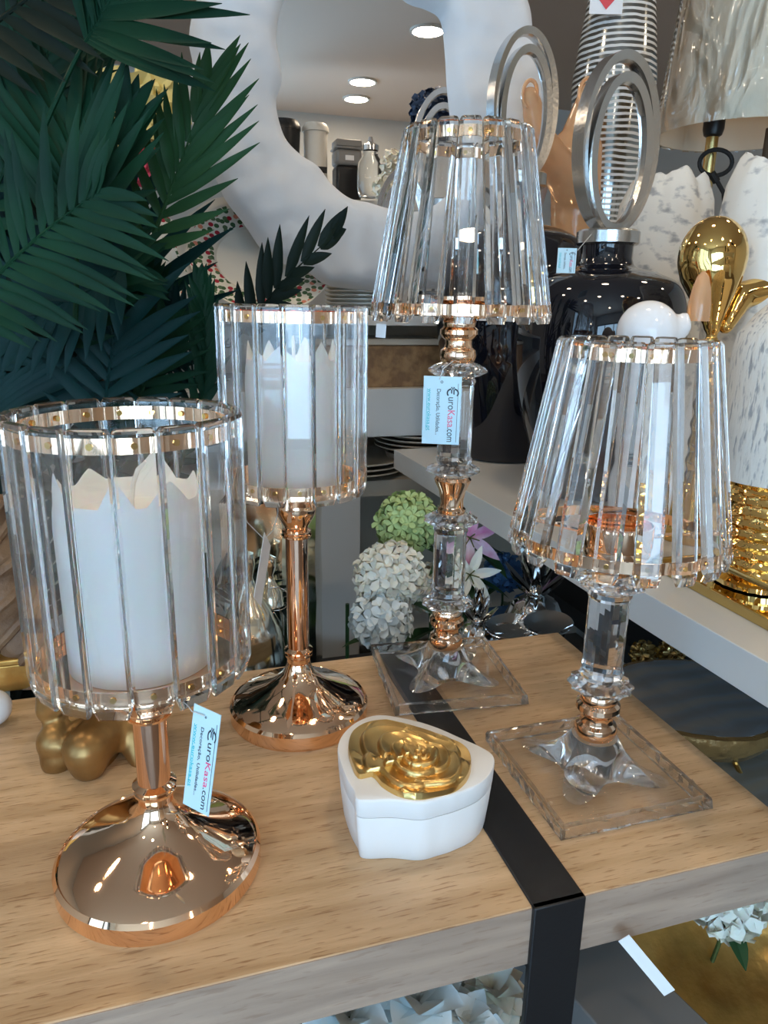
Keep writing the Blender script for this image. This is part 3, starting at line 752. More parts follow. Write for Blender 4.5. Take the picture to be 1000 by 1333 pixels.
    part('tealight_cup', MB().lathe([(0, z_sh+.004), (.030, z_sh+.004), (.031, z_sh+.006), (.031, z_sh+.026), (.0295, z_sh+.026), (.0295, z_sh+.008), (0, z_sh+.008)], 48), 'rose_gold', t)
    return t
TL = Vector((.0785, .818, .0030)); SL = Vector((.2115, .632, .0006))
crystal_holder('tall crystal candle holder with two clear columns and flared crystal shade', TL, radians(11), True, .4285, .1)
crystal_holder('short crystal candle holder with one clear column, on the right of the black strap', SL, radians(17), False, .2365, .02)

# ================================================================== WHITE ROSE BOX
ZB = .062
lid_px = [(439.5,975),(447,954),(468,937),(495,930),(534,936),(568,946),(600,960),(627,972),(643,984),(641,1002),(626,1019),(597,1032),(576,1038),(549,1044),(510,1041),(468,1041),(460,1028),(449,1008)]
lid = [onz(x, y, ZB) for x, y in lid_px]
ctr = sum(lid, Vector()) / len(lid); ctr.z = 0
box = thing('trinket_box', 'white flower-shaped trinket box with a gold rose on its lid', 'box', ctr, 0)
lp = [(p.x-ctr.x, p.y-ctr.y, 0) for p in lid]
lsm = [(p.x, p.y) for p in poly_smooth(lp, 108)]
if sum(lsm[i][0]*lsm[(i+1) % 108][1] - lsm[(i+1) % 108][0]*lsm[i][1] for i in range(108)) < 0: lsm.reverse()
def rings_of(poly, rings):
    vs = [(x*s_, y*s_, z) for s_, z in rings for x, y in poly]; n = len(poly); m = len(rings)
    fs = [tuple(reversed(range(n))), tuple((m-1)*n+k for k in range(n))]
    for i in range(m-1):
        for k in range(n): a, b2 = i*n+k, i*n+(k+1) % n; fs.append((a, b2, b2+n, a+n))
    return MB().add(vs, fs)
part('body', rings_of(lsm, [(.90, 0), (.925, .0012), (.955, .02), (.985, .0425), (.98, .0435)]), 'white_matte', box, ang=50)
part('lid', rings_of(lsm, [(.98, .0440), (.99, .0448), (1.0, ZB-.0025), (.992, ZB-.0005), (.975, ZB)]), 'white_matte', box, ang=50)
# the rose: spiral of overlapping petals in relief
rc_px = [(452,968),(459,948),(480,937),(512,936),(545,944),(575,955),(602,965),(614,980),(612,1004),(596,1022),(570,1030),(545,1034),(520,1030),(498,1018),(484,1004),(466,1006),(456,988)]
rp = [onz(x, y, ZB+.006) for x, y in rc_px]; rcn = onz(544, 974, ZB+.014)
ro_ = by_angle([Vector((p.x - rcn.x, p.y - rcn.y)) for p in rp], Vector((0, 0)), 300)
vs = [(0, 0, .0098)]; fs = []; NR = 100
PET = []; _rp = random.Random(12)
for ringn, (cnt, dist, rad_, zb_p, ph) in enumerate(((5, .56, .58, .0004, .2), (4, .40, .44, .0022, .95), (3, .24, .35, .0042, .1), (3, .13, .25, .0060, 1.2), (2, .07, .15, .0076, .5), (1, .02, .07, .0088, 0))):
    for q in range(cnt):
        a_ = ph + 2*pi*q/cnt + _rp.uniform(-.15, .15); PET.append((dist*cos(a_), dist*sin(a_), rad_*_rp.uniform(.93, 1.07), zb_p + .0016*q/cnt, a_))
def petal_h(a, t):
    x, y = t*cos(a), t*sin(a); h = .0004
    for (cx_, cy_, R_, zb_, a_) in PET:
        dx, dy = x - cx_, y - cy_; al = dx*cos(a_) + dy*sin(a_); ac = -dx*sin(a_) + dy*cos(a_)
        d = sqrt(al**2 + (ac/1.3)**2) / R_
        d *= 1 + .04*sin(3*atan2(ac, al) + a_*2)
        if d < 1:
            lip = max(0, d if al > 0 else d*.6)
            e_ = min(1, (1 - d)/.12)
            surf = zb_ + .0052*lip**2.2*(e_**.5) + .0010*e_
            if surf > h: h = surf
    return h
for i in range(1, NR+1):
    t = i/NR
    for a, r_ in ro_:
        z = petal_h(a, t) if t < .985 else -.001
        vs.append((r_*t*cos(a), r_*t*sin(a), z))
for k in range(300): fs.append((0, 1+k, 1+(k+1) % 300))
for i in range(NR-1):
    for k in range(300): a, b2 = 1+i*300+k, 1+i*300+(k+1) % 300; fs.append((a, a+300, b2+300, b2))
part('rose', MB().add(vs, fs), 'gold_satin', box, M=T(rcn.x-ctr.x, rcn.y-ctr.y, ZB), label='gold rose in relief', ang=80)

# ================================================================== PRICE TAGS
def price_tag(label, corners_px, depth, string_px=None, text=True, mat='tag', grp=None, flip=False, back=False):
    """corners: top-left, top-right, bottom-right, bottom-left in the photo; depth: one Y per corner"""
    P = [ony(x, y, d) for (x, y), d in zip(corners_px, depth)]
    ex = ((P[1]-P[0]) + (P[2]-P[3])) * .5; ez = ((P[0]-P[3]) + (P[1]-P[2])) * .5
    wd, ht = ex.length, ez.length; ex.normalize(); ny = ez.cross(ex).normalized(); ez = ex.cross(ny).normalized()
    ez = -ez if ez.dot(P[0]-P[3]) < 0 else ez; ny = ez.cross(ex).normalized()
    c = sum(P, Vector()) / 4
    Mx = Matrix((ex, ny, ez)).transposed().to_4x4(); Mx.translation = c
    t = bpy.data.objects.new('price_tag', None); COL.objects.link(t); t.matrix_world = Mx; t.empty_display_size = .01
    tag(t, label, 'tag', grp)
    part('card', MB().box(-wd/2, wd/2, -.0003, .0003, -ht/2, ht/2), mat, t)
    if text:
        # lines run down the card, letters' tops to the right, as on the shop's tags
        sgn = -1
        def place(x, z0, s):   # text x axis -> -z, text up -> +x, facing -y
            return Matrix(((0, s, 0, x), (0, 0, -1, -.0004), (-s, 0, 0, z0), (0, 0, 0, 1)))
        u = wd
        big = wd*.27
        def line(txt, x, frac0, frac1, mat_, size):
            me, w0 = text_mesh(txt, size, Matrix.Identity(4))
            L = (frac1-frac0)*ht; sx = L/max(w0, 1e-6)
            me.transform(Matrix(((0, 1, 0, x), (0, 0, -1, -.0004), (-sx, 0, 0, ht/2 - frac0*ht), (0, 0, 0, 1))))
            part('printed_text', me, mat_, t, label='printed lettering', smooth=False)
        line('\u20ac', wd*.12, .14, .28, 'ink', big*1.6)
        line('uro', wd*.17, .29, .48, 'ink', big)
        line('Kasa', wd*.17, .48, .74, 'ink_red', big)
        line('.com', wd*.17, .74, .96, 'ink', big)
        line('Decora\u00e7\u00e3o, Utilidades...', -wd*.14, .18, .86, 'ink', wd*.15)
        line('www.eurokasa.pt', -wd*.38, .18, .80, 'ink_cyan', wd*.15)
        rl = MB().box(-wd*.405, -wd*.395, -.0006, -.0003, ht/2-.80*ht, ht/2-.18*ht)
        part('printed_line', rl, 'ink_cyan', t)
        part('printed_line', MB().box(wd*.41, wd*.42, -.0006, -.0003, -ht*.46, ht*.40), 'ink', t)
        part('eyelet', MB().lathe([(wd*.02, -.0005), (wd*.035, -.0005), (wd*.035, .0005), (wd*.02, .0005), (wd*.02, -.0005)], 16, closed=False, M=T(-wd*.02, 0, ht*.42) @ RX(pi/2)), 'ink', t)
    if string_px:
        inv = Mx.inverted(); pts = [inv @ ony(x, y, d) for x, y, d in string_px]
        part('string', MB().tube(pts, .0004, 6), 'thread', t)
    return t
price_tag('pale blue price tag hanging from the short rose gold holder', [(258,919),(292,932),(268,1062),(234,1042)], [.435,.425,.425,.435], [(230,885,.455),(234,905,.445),(250,926,.435),(266,932,.430)])
price_tag('pale blue price tag hanging on the tall crystal holder', [(553,489),(603,491),(596,579),(548,577)], [.775,.77,.772,.777], [(590,470,.785),(577,480,.775),(572,494,.772)])
price_tag('white price tag hanging edge-on from the taller rose gold holder', [(339,698),(349,706),(343,792),(336,770)], [.66,.70,.70,.66], [(311,650,.69),(322,680,.68),(344,702,.68),(356,690,.685),(362,668,.70),(361,645,.705)], text=False, mat='tag_white')

# ================================================================== GOLD CHERUB AND NEIGHBOURS AT THE LEFT
g0 = onz(125, 985, 0); gt = onz(125, 985, 0)
k_ = 1 / ppm(g0)
cher = thing('figurine', 'old gold kneeling cherub figurine with draped cloth behind the short candle holder', 'figurine', g0, radians(10))
def gp(px, py, dy=0.0):
    p = ony(px, py, g0.y + dy) - g0; return RZ(-radians(10)) @ p
fb = MB()
def limb(a, b2, r0, r1, n=7):
    a, b2 = Vector(a), Vector(b2)
    for i in range(n):
        f = i/(n-1); fb.ball(a.lerp(b2, f), r0 + (r1-r0)*f, 14)
fb.ball(gp(100, 905, .035), (.036, .030, .036)); fb.ball(gp(130, 900, .05), (.040, .034, .045))
limb(gp(92, 955, .01), gp(75, 985, -.015), .020, .0175); limb(gp(75, 985, -.015), gp(75, 990, -.015), .0175, .0165)
limb(gp(100, 918, .03), gp(74, 965, -.012), .020, .020)
limb(gp(150, 940, .02), gp(112, 975, -.030), .026, .0225)
limb(gp(112, 975, -.03), gp(115, 992, -.028), .0225, .019)
limb(gp(118, 990, -.02), gp(150, 985, .02), .016, .014)
limb(gp(175, 955, .01), gp(185, 988, -.005), .020, .013)
limb(gp(72, 900, .02), gp(62, 925, .0), .019, .012); limb(gp(62, 925, .0), gp(85, 915, -.015), .010, .009)
fb.ball(gp(150, 760, .04), (.034, .034, .038)); limb(gp(135, 850, .05), gp(150, 790, .045), .026, .018)
bodym = remeshed(fb, .0030, 5); part('body', bodym, 'bronze', cher)
dr = MB()
for k in range(5):
    pts = [gp(92 + 6*k + 10*t, 935 - 14*k*.5 - 36*sin(t*1.6) + t*30*(.6 + k*.18), -.040 - .012*sin(t*2.6)) + Vector((t*.045, 0, 0)) for t in [i/9 for i in range(10)]]
    dr.tube(pts, [.003 + .0042*sin(pi*(i+.5)/10) for i in range(10)], 8)
part('drapery', remeshed(dr, .0020, 3), 'bronze', cher, label='folds of cloth over the knee')
# raffia wrapped vase beside it at the very left
rv = onv(5, 880, .90); rv.z = 0
q0, q1 = ony(-20, 650, .80), ony(40, 850, .80)
rf = MB(); npt = 26; pts = []; rad = []
for i in range(npt):
    t = i/(npt-1); pts.append(q1.lerp(q0, t) - Vector((q1.x, q1.y, 0)) + Vector((-.012*sin(pi*t), 0, 0))); rad.append(.022 + .004*sin(t*21) + .012*sin(pi*t))
rfo = thing('woven_horn', 'brown twisted raffia ornament at the left edge behind the short holder', 'ornament', (q1.x, q1.y, 0), 0)
part('twist', MB().tube(pts, rad, 20), 'raffia', rfo)
for s_ in range(4):
    ps = []
    for i in range(60):
        t = i/59; c = q1.lerp(q0, t) - Vector((q1.x, q1.y, 0)) + Vector((-.012*sin(pi*t), 0, 0)); rr_ = .023 + .004*sin(t*21) + .012*sin(pi*t); a = t*9 + s_*pi/2
        ps.append(c + Vector((cos(a)*rr_, sin(a)*rr_, 0)))
    part('strand', MB().tube(ps, .006, 8), 'raffia', rfo)
part('foot', MB().lathe([(.026, 0), (.024, .006), (.016, q1.z*.5), (.022, q1.z+.01)], 24), 'raffia', rfo)
gb = onz(0, 906, 0) + Vector((-.01, .03, 0))
gbo = thing('keepsake_box', 'gold embossed box at the left edge on the back of the table', 'box', (gb.x-.02, gb.y-.005, 0), A)
part('body', MB().box(-.08, .055, -.025, .03, 0, .034), 'gold_leaf', gbo, bevel=.002)
part('lid', MB().box(-.083, .058, -.028, .033, .034, .042), 'gold_leaf', gbo, bevel=.002)
wb = onz(-9, 930, .012)
solo('bauble', MB().ball((0,0,.02), .02, 24), 'white_gloss', 'small white ball ornament cut by the left edge', 'ornament', (wb.x, wb.y, 0))

# ================================================================== PALM
palm_base = Vector((-.42, 1.12, FLOOR))
palm = thing('artificial_palm', 'large artificial palm with dark green fronds filling the left side', 'plant', palm_base, 0)
def frond(px_path, depths, leaf_len, leaf_w, n, mat, nrm=(0, -1, .15), spread=(62, 24), sides=(1, 1), droop=.25, seed=0, curl=0.0, first=.12, stem=.0028):
    rr = random.Random(seed)
    P = [ony(x, y, d) for (x, y), d in zip(px_path, depths)]
    m = len(P)
    def at(t):
        x = t*(m-1); k = min(int(x), m-2); f = x-k
        p0 = P[max(k-1, 0)]; p1 = P[k]; p2 = P[k+1]; p3 = P[min(k+2, m-1)]
        return .5*((2*p1) + (-p0+p2)*f + (2*p0-5*p1+4*p2-p3)*f*f + (-p0+3*p1-3*p2+p3)*f**3)
    mb = MB(); N0 = Vector(nrm).normalized()
    rach = [at(i/16) - palm_base for i in range(17)]
    mb.tube(rach, [stem*(1.15 - i/17) for i in range(17)], 6)
    for i in range(n):
        t = first + (1-first)*i/(n-1); p = at(min(t, .999)); tg = (at(min(t+.02, 1)) - at(max(t-.02, 0))).normalized()
        sd = tg.cross(N0).normalized(); nn = sd.cross(tg).normalized()
        env = (.60 + .55*sin(pi*min(1, t*.95)))*(1 if t < .8 else 1 - .9*(t-.8))
        for s_ in (1, -1):
            if not sides[0 if s_ > 0 else 1]: continue
            ln = leaf_len*env*rr.uniform(.9, 1.08)*(sides[0 if s_ > 0 else 1])
            an = radians(spread[0] + (spread[1]-spread[0])*t + rr.uniform(-4, 4))
            d0 = (tg*cos(an) + sd*s_*sin(an) + nn*rr.uniform(.0, .25)).normalized()
            pts = []
            K = 8; c = p.copy(); d = d0.copy()
            bend = (-nn*.5 + Vector((0, 0, -.7))) * droop + tg*curl
            for k in range(K):
                pts.append(c.copy()); c = c + d*(ln/(K-1)); d = (d + bend*(1.0/(K-1))*(.4+k/(K-1))).normalized()
            vs = []
            for k in range(K):
                f = k/(K-1); w_ = leaf_w*.5*(min(1, .45 + 2.2*f) if f < .3 else 1.0)*((1 - ((f-.3)/.7)**2.2) if f > .3 else 1)
                dd = (pts[min(k+1, K-1)] - pts[max(k-1, 0)]).normalized(); x = dd.cross(nn)
                x = x.normalized() if x.length > 1e-4 else sd
                up = x.cross(dd).normalized()
                w_ = max(w_, .0003)
                for e_ in (-1, 0, 1): vs.append(pts[k] - palm_base + x*e_*w_ + up*abs(e_)*w_*.35)
            fs = []
            for k in range(K-1):
                a = k*3; fs += [(a, a+1, a+4, a+3), (a+1, a+2, a+5, a+4)]
            mb.add(vs, fs)
    o = part('frond', mb, mat, palm, ang=40)
    return o
# back filling fronds first (further, darker), then those in front
frond([(60,640),(120,520),(150,400),(140,290)], [1.15]*4, .20, .022, 15, 'palm_blue', seed=1, droop=.3)
frond([(140,620),(170,530),(185,450),(185,380)], [1.10]*4, .095, .015, 15, 'palm', seed=2)
frond([(0,560),(40,470),(60,380),(40,280)], [1.05]*4, .18, .022, 14, 'palm_blue', seed=3)
frond([(90,420),(50,300),(35,180),(60,60)], [1.2]*4, .13, .020, 18, 'palm', seed=4)
frond([(20,300),(-20,200),(0,90),(60,-20)], [1.15]*4, .22, .024, 16, 'palm', seed=5)
frond([(100,700),(60,600),(20,520),(-30,450)], [1.05]*4, .18, .020, 14, 'palm_dark', seed=6)
frond([(200,640),(240,560),(250,470),(225,400)], [1.08]*4, .065, .012, 14, 'palm_blue', seed=7)
frond([(180,520),(120,480),(60,470),(-20,500)], [.98]*4, .14, .018, 14, 'palm_blue', seed=8, droop=.4)
frond([(20,760),(40,640),(20,540),(-20,440)], [1.1]*4, .2, .022, 14, 'palm_dark', seed=9)
frond([(140,600),(180,520),(200,470),(215,430)], [1.0]*4, .08, .013, 12, 'palm', seed=10)
frond([(50,470),(90,410),(120,350),(140,310)], [1.02]*4, .08, .016, 14, 'palm_blue', seed=12)
# top frond pointing up right: long leaflets to the right
frond([(40,205),(98,78),(132,22),(176,-72)], [.86,.84,.82,.80], .150, .0135, 17, 'palm', seed=21, spread=(58, 46), droop=.05, sides=(1.0, .8), first=.47)
frond([(-40,330),(10,210),(50,120),(70,20)], [1.0]*4, .12, .015, 16, 'palm', seed=41, spread=(60, 30), droop=.2)
frond([(-60,70),(0,25),(60,-20),(130,-70)], [.86]*4, .10, .015, 12, 'palm_dark', seed=22, spread=(70, 40), droop=.3)
# fan in the middle of the left side
frond([(98,420),(100,330),(96,250),(92,170)], [.86,.86,.86,.88], .135, .0165, 12, 'palm', seed=23, spread=(58, 12), droop=.05, sides=(1.0, 1.0), first=.4)
frond([(90,330),(130,270),(150,210),(170,150)], [.87,.87,.88,.88], .075, .014, 8, 'palm', seed=24, spread=(50, 10), droop=.05, first=.2)
# bright right frond
frond([(185,345),(214,270),(236,210),(268,120)], [.93,.93,.93,.93], .112, .0135, 12, 'palm_light', seed=25, spread=(54, 14), droop=.03, sides=(1.05, .75), first=.12, curl=.12)
# near low frond at left
frond([(-50,410),(0,355),(60,300),(125,252)], [.76]*4, .105, .0125, 17, 'palm', seed=26, spread=(72, 40), droop=.45, sides=(1.0, .9), first=.05)
frond([(170,340),(130,370),(80,395),(20,430)], [.90]*4, .09, .016, 12, 'palm_blue', seed=27, droop=.4)
frond([(85,470),(105,400),(130,360),(170,350)], [.92]*4, .085, .016, 12, 'palm', seed=28, droop=.4)
frond([(130,600),(140,500),(145,430),(110,350)], [.92]*4, .12, .018, 12, 'palm_blue', seed=29, droop=.3)
frond([(230,620),(262,520),(268,450),(262,375)], [1.0]*4, .06, .012, 12, 'palm', seed=30, spread=(28, 10))
# small near-black frond in front of the plates
frond([(300,450),(335,408),(370,365),(432,308)], [1.12]*4, .078, .017, 9, 'palm_dark', seed=31, spread=(58, 14), droop=.05, sides=(.55, 1.0), first=.18)
# leaves showing low between the holders, and one hanging at the table's back edge
frond([(300,880),(318,790),(330,720),(350,655)], [1.05]*4, .055, .010, 14, 'palm_dark', seed=32, spread=(60, 30))
frond([(250,780),(290,760),(330,765),(380,790)], [1.0]*4, .045, .008, 14, 'palm_dark', seed=33, spread=(60, 30))
frond([(-30,700),(0,760),(24,820),(40,915)], [.88,.86,.84,.83], .09, .018, 8, 'palm_dark', seed=34, spread=(30, 10), droop=.1)
frond([(60,820),(45,760),(20,700),(-20,650)], [1.0]*4, .12, .02, 12, 'palm_dark', seed=35)
part('trunk', MB().tube([(0, 0, .20), (.01, 0, .5), (-.02, -.02, .85), (0, -.05, 1.05)], [.03, .026, .022, .015], 14), 'trunk', palm)
part('pot', MB().lathe([(.10, 0), (.13, .20), (.14, .22), (.13, .22), (.12, .19), (0, .19)], 40), 'black_plastic', palm)
# stalks joining the crown
stm = MB()
for (px, py, d) in ((60,640,1.15),(150,600,1.10),(0,560,1.05),(98,420,.86),(185,345,.93),(60,240,.86),(300,450,1.12),(230,620,1.0),(300,880,1.05),(-30,700,.88),(-60,90,.8),(-50,410,.7)):
    e = ony(px, py, d) - palm_base; s0 = Vector((0, -.03, .95 if py < 600 else .6)); mid = s0.lerp(e, .5) + Vector((0, .03, .02))
    stm.tube([s0, mid, e], [.005, .004, .003], 6)
part('stalk', stm, 'palm_dark', palm)

# yellow orchid and pink bloom behind the palm
def orchid(loc, spots_, mat, name, label, r_, cat='flower'):
    t = thing(name, label, cat, loc, 0)
    rr = random.Random(11)
    for (px, py, d) in spots_:
        m = MB(); c = ony(px, py, d) - Vector(loc)
        B = T(*c) @ RX(pi/2 + rr.uniform(-.4, .4)) @ RZ(rr.uniform(0, 2))
        for k in range(5):
            m.add(*leaf_geo(r_, r_*1.05, r_*.2, 7), M=B @ RZ(2*pi*k/5) @ RY(-.25))
        m.ball(c + Vector((0, -.006, 0)), r_*.2, 8)
        part('bloom', m, mat, t)
    pts = [ony(x, y, d) - Vector(loc) for x, y, d in sorted(spots_, key=lambda q: q[1])]
    part('stem', MB().tube(pts + [Vector((0, 0, 0))], .003, 6), 'leaf', t)
    return t
o_loc = W(-.30, 1.86, z5)
orchid(o_loc, [(150,120,1.62),(178,125,1.6),(205,115,1.6),(232,122,1.62),(190,150,1.58),(160,150,1.6),(215,150,1.6),(180,180,1.6),(205,185,1.62),(165,190,1.6),(230,150,1.6)], 'petal_yellow', 'orchid', 'yellow artificial orchid spray half hidden by the palm', .052)
pom('flower_head', 'petal_pink', 'crimson pink artificial flower showing through the palm fronds', 'flower', ony(192, 218, 1.60), .035, 40, .018, 8, leafs=2)

# ================================================================== PLATES
def plate(label, px, py, r, depth_v, tilt, grp=None, mat='floral'):
    c = onv(px, py, depth_v)
    prof = [(0, .004), (r*.60, .004), (r*.66, .012), (r*.97, .022), (r, .0235), (r, .0215), (r*.97, .019), (r*.66, .007), (r*.58, 0), (0, 0)]
    m = MB().lathe(prof, 96, mod=lambda a, q, z: 1 + (.010*cos(12*a) if q > r*.9 else 0))
    o = part('plate', m, mat); o.rotation_euler = (pi/2 - tilt, 0, A); o.location = c
    return tag(o, label, 'plate', grp)
plate('large floral rimmed plate displayed under the lower left of the mirror', 339, 341, .158, 1.70, radians(42))
plate('plain cream plate leaning behind the large floral plate', 331, 334, .166, 1.745, radians(42), mat='porcelain')
plate('floral rimmed plate showing just right of the palm fronds', 172, 345, .150, 1.79, radians(42))
def stack(px, py, v, r, n, dz, mat, label, grp, z=None):
    p = onv(px, py, v); z = p.z if z is None else z
    prof = [(0, 0), (r*.6, 0), (r*.95, .012), (r, .014), (r, .017), (r*.93, .0155), (r*.6, .005), (0, .005)]
    me = MB().lathe(prof, 64).mesh('plate'); o = None
    for k in range(n):
        q = part('plate', me, mat); q.location = (p.x, p.y, z + k*dz); tag(q, label[k] if isinstance(label, list) else label, 'plate', grp)
stack(470, 414, 1.74, .085, 6, .009, 'porcelain', 'cream dish in the short stack beside the floral plate', 'stacked cream dishes', z5 + .001)
ub1 = onv(548, 585, BV + .10)
stack(548, 585, BV + .10, .115, 4, .011, 'stoneware', 'beige stoneware plate in the stack on the lower shelf', 'stoneware plates in the right stack', z3 + .05)
solo('bowl', MB().lathe([(.05, 0), (.08, .02), (.09, .048), (.085, .048), (.07, .02), (0, .008)], 40), 'stoneware', 'beige bowl under the stoneware plate stack', 'bowl', (ub1.x, ub1.y, z3 + .001))
stack(462, 610, BV + .10, .12, 3, .012, 'stoneware', 'beige stoneware plate in the left low stack beside the upright panel', 'stoneware plates in the left stack', z3 + .002)
# carved box on the thick shelf
cb = onv(500, 500, BV + .12)
cbx = thing('wooden_box', 'brown carved wooden box on the thick white shelf', 'box', (cb.x, cb.y, z1), A)
hbx = onv(500, 441, BV + .03).z - z1
part('body', MB().box(-.20, .12, -.09, .09, 0, hbx*.86), 'dark_wood', cbx, bevel=.002)
part('lid', MB().box(-.203, .123, -.093, .093, hbx*.87, hbx), 'stoneware', cbx, bevel=.002, label='pale lid')
tg = price_tag('small white price tag hanging below the tall crystal shade', [(490,421),(503,422),(502,440),(489,439)], [.80]*4, [(497,422,.80),(499,416,.80),(500,410,.805)], text=False, mat='tag_white')

# ================================================================== RIGHT SHELF: BLACK JARS
def hz(base, px, py): return ony(px, py, base.y).z - base.z
def jar(label, base, prof_fn, rot, sc, taglab=None):
    t = thing('ginger_jar', label, 'jar', base, 0); return t
def black_jar(label, base, Rm, z_sh, z_neck, z_cap, ring_c, ring_h, ring_w, rz):
    t = thing('lidded_jar', label, 'jar', base, rz)
    nk = Rm*.30
    part('body', MB().lathe([(Rm*.50, 0), (Rm*.56, .004)] + smooth_prof([(Rm*.57, .006), (Rm*.74, z_sh*.22), (Rm*.92, z_sh*.45), (Rm, z_sh*.66), (Rm*.97, z_sh*.84), (Rm*.86, z_sh*.95), (Rm*.62, z_sh*1.0), (nk*1.2, z_sh*1.025), (nk, z_sh*1.06)]) + [(nk, z_neck), (0, z_neck)], 96), 'black_gloss', t)
    lidp = part('lid', MB().lathe([(nk*1.12, z_neck+.0005), (nk*1.2, z_neck+.003), (nk*1.2, z_cap-.003), (nk*1.12, z_cap), (0, z_cap)], 48), 'silver', t, label='hammered silver lid')
    def oval(w, h, cz, y, wd, th):
        m = MB(); n = 72; vs = []; fs = []
        for i in range(n):
            a = 2*pi*i/n
            for (dw, dy) in ((0, -wd), (0, wd), (-th, wd*.8), (-th*1.2, 0), (-th, -wd*.8)):
                vs.append(((w+dw)*sin(a), y+dy, cz + (h+dw)*cos(a)))
        for i in range(n):
            for k in range(5): a, b2 = i*5+k, i*5+(k+1) % 5; c, d = ((i+1) % n)*5+(k+1) % 5, ((i+1) % n)*5+k; fs.append((a, d, c, b2))
        return m.add(vs, fs)
    wd = ring_w*.16
    part('oval_ring', oval(ring_w, ring_h, ring_c, 0, wd, ring_w*.16), 'silver', lidp, label='outer silver oval')
    part('oval_ring', oval(ring_w*.80, ring_h*.88, ring_c - ring_h*.11, -wd*.5, wd*.8, ring_w*.17), 'silver', lidp, label='inner silver oval')
    part('foot_pin', MB().tube([(0, 0, z_cap-.002), (0, 0, ring_c - ring_h*.97)], .008, 12), 'silver', lidp)
    return t
j2 = onz(762, 640, RS); j1 = Vector((.248, 1.53, RS))
def ring_data(base, pc, ph, pw):
    p = ony(pc[0], pc[1], base.y); k = 1/ppm(p); return p.z - base.z, ph*k*1.02, pw*k
rc2 = ring_data(j2, (806, 190), 106, 66); rc1 = ring_data(j1, (690, 139), 88, 52)
k2 = 1/ppm(ony(780, 420, j2.y))
black_jar('black lidded jar with silver double-oval finial, nearer one on the white shelf', Vector((ony(783,400,j2.y).x, j2.y, RS)), 108*k2, hz(j2, 785, 356), hz(j2, 788, 320), hz(j2, 790, 300), rc2[0], rc2[1], rc2[2], radians(28))
k1 = 1/ppm(ony(660, 450, j1.y))
black_jar('black lidded jar with silver double-oval finial, farther one behind the tall crystal holder', Vector((j1.x, j1.y, RS)), 95*k1, hz(j1, 670, 300), hz(j1, 680, 245), hz(j1, 682, 226), rc1[0], rc1[1], rc1[2], radians(28))
price_tag('pale blue price tag on the neck of the nearer black jar', [(729,321),(752,325),(748,354),(722,357)], [j2.y-.14]*4, [(752,326,j2.y-.14),(770,305,j2.y-.12)], mat='tag')

# tall striped vase, amber glass, lamp
sv = onz(800, 520, RS); 
VD = 1.93
sp_ = Vector((ony(800, 100, VD).x, VD, z5)); ks = 1/ppm(ony(800, 60, VD))
sh_ = lambda py: ony(800, py, VD).z - z5
sv = thing('tall_vase', 'tall silver vase with white horizontal stripes behind the black jars', 'vase', sp_, 0)
part('body', MB().lathe([(40*ks, 0), (44*ks, sh_(330)), (46*ks, sh_(270)), (54*ks, sh_(110)), (49*ks, sh_(60)), (42*ks, sh_(0)), (38*ks, sh_(-60)), (36*ks, sh_(-60)), (36*ks, sh_(-40)), (0, sh_(-40))], 96), 'stripe', sv)
tt = ony(790, -2, VD - 50*ks); solo('price_sticker', MB().box(-.036, .036, -.001, 0, -.03, .024).prism([(0,-.02),(.028,.006),(0,.03),(-.028,.006)], .0, .0015, M=RX(pi/2) @ T(0, 0, .0)), 'tag_white', 'white sticker with a red diamond on the striped vase', 'sticker', tt)
solo_r = MB().add([(0,-.0022,-.022),(.02,-.0022,0),(0,-.0022,.02),(-.02,-.0022,0)], [(0,1,2,3)])
bpy.data.objects['price_sticker'].name = 'price_sticker'
part('red_diamond', solo_r, 'red_paper', bpy.data.objects['price_sticker'], label='red printed diamond')
AD = 1.76
ab = Vector((ony(745, 200, AD).x, AD, z5)); ap = lambda x, y, d=0: ony(x, y, AD + d) - ab
am = MB()
def aseg(a, b2, r0, r1, n=9):
    for i in range(n):
        f = i/(n-1); am.ball(Vector(a).lerp(Vector(b2), f), r0 + (r1-r0)*f, 14)
aseg(ap(748, 330), ap(750, 200), .055, .058); aseg(ap(750, 200), ap(768, 122), .050, .024); aseg(ap(742, 240, -.04), ap(702, 180, -.13), .045, .030); aseg(ap(702, 180, -.13), ap(690, 125, -.14), .030, .018)
am.lathe([(.06, 0), (.055, .02), (.03, .05)], 24)
aseg(ap(748, 330), Vector((0, 0, .03)), .05, .035)
agl = thing('glass_sculpture', 'amber glass sculpture behind the silver ovals', 'sculpture', ab, 0)
part('body', remeshed(am, .005, 5), 'amber', agl)
part('loop', MB().tube([ap(765,122,-.03)+Vector((.018*cos(t*6.28), 0, .03*sin(t*6.28))) for t in [i/20 for i in range(20)]], .004, 8, closed=True), 'amber', agl, label='curled clear loop')
part('loop', MB().tube([ap(690,122,-.15)+Vector((.014*cos(t*6.28), 0, .024*sin(t*6.28))) for t in [i/20 for i in range(20)]], .004, 8, closed=True), 'amber', agl, label='curled clear loop')

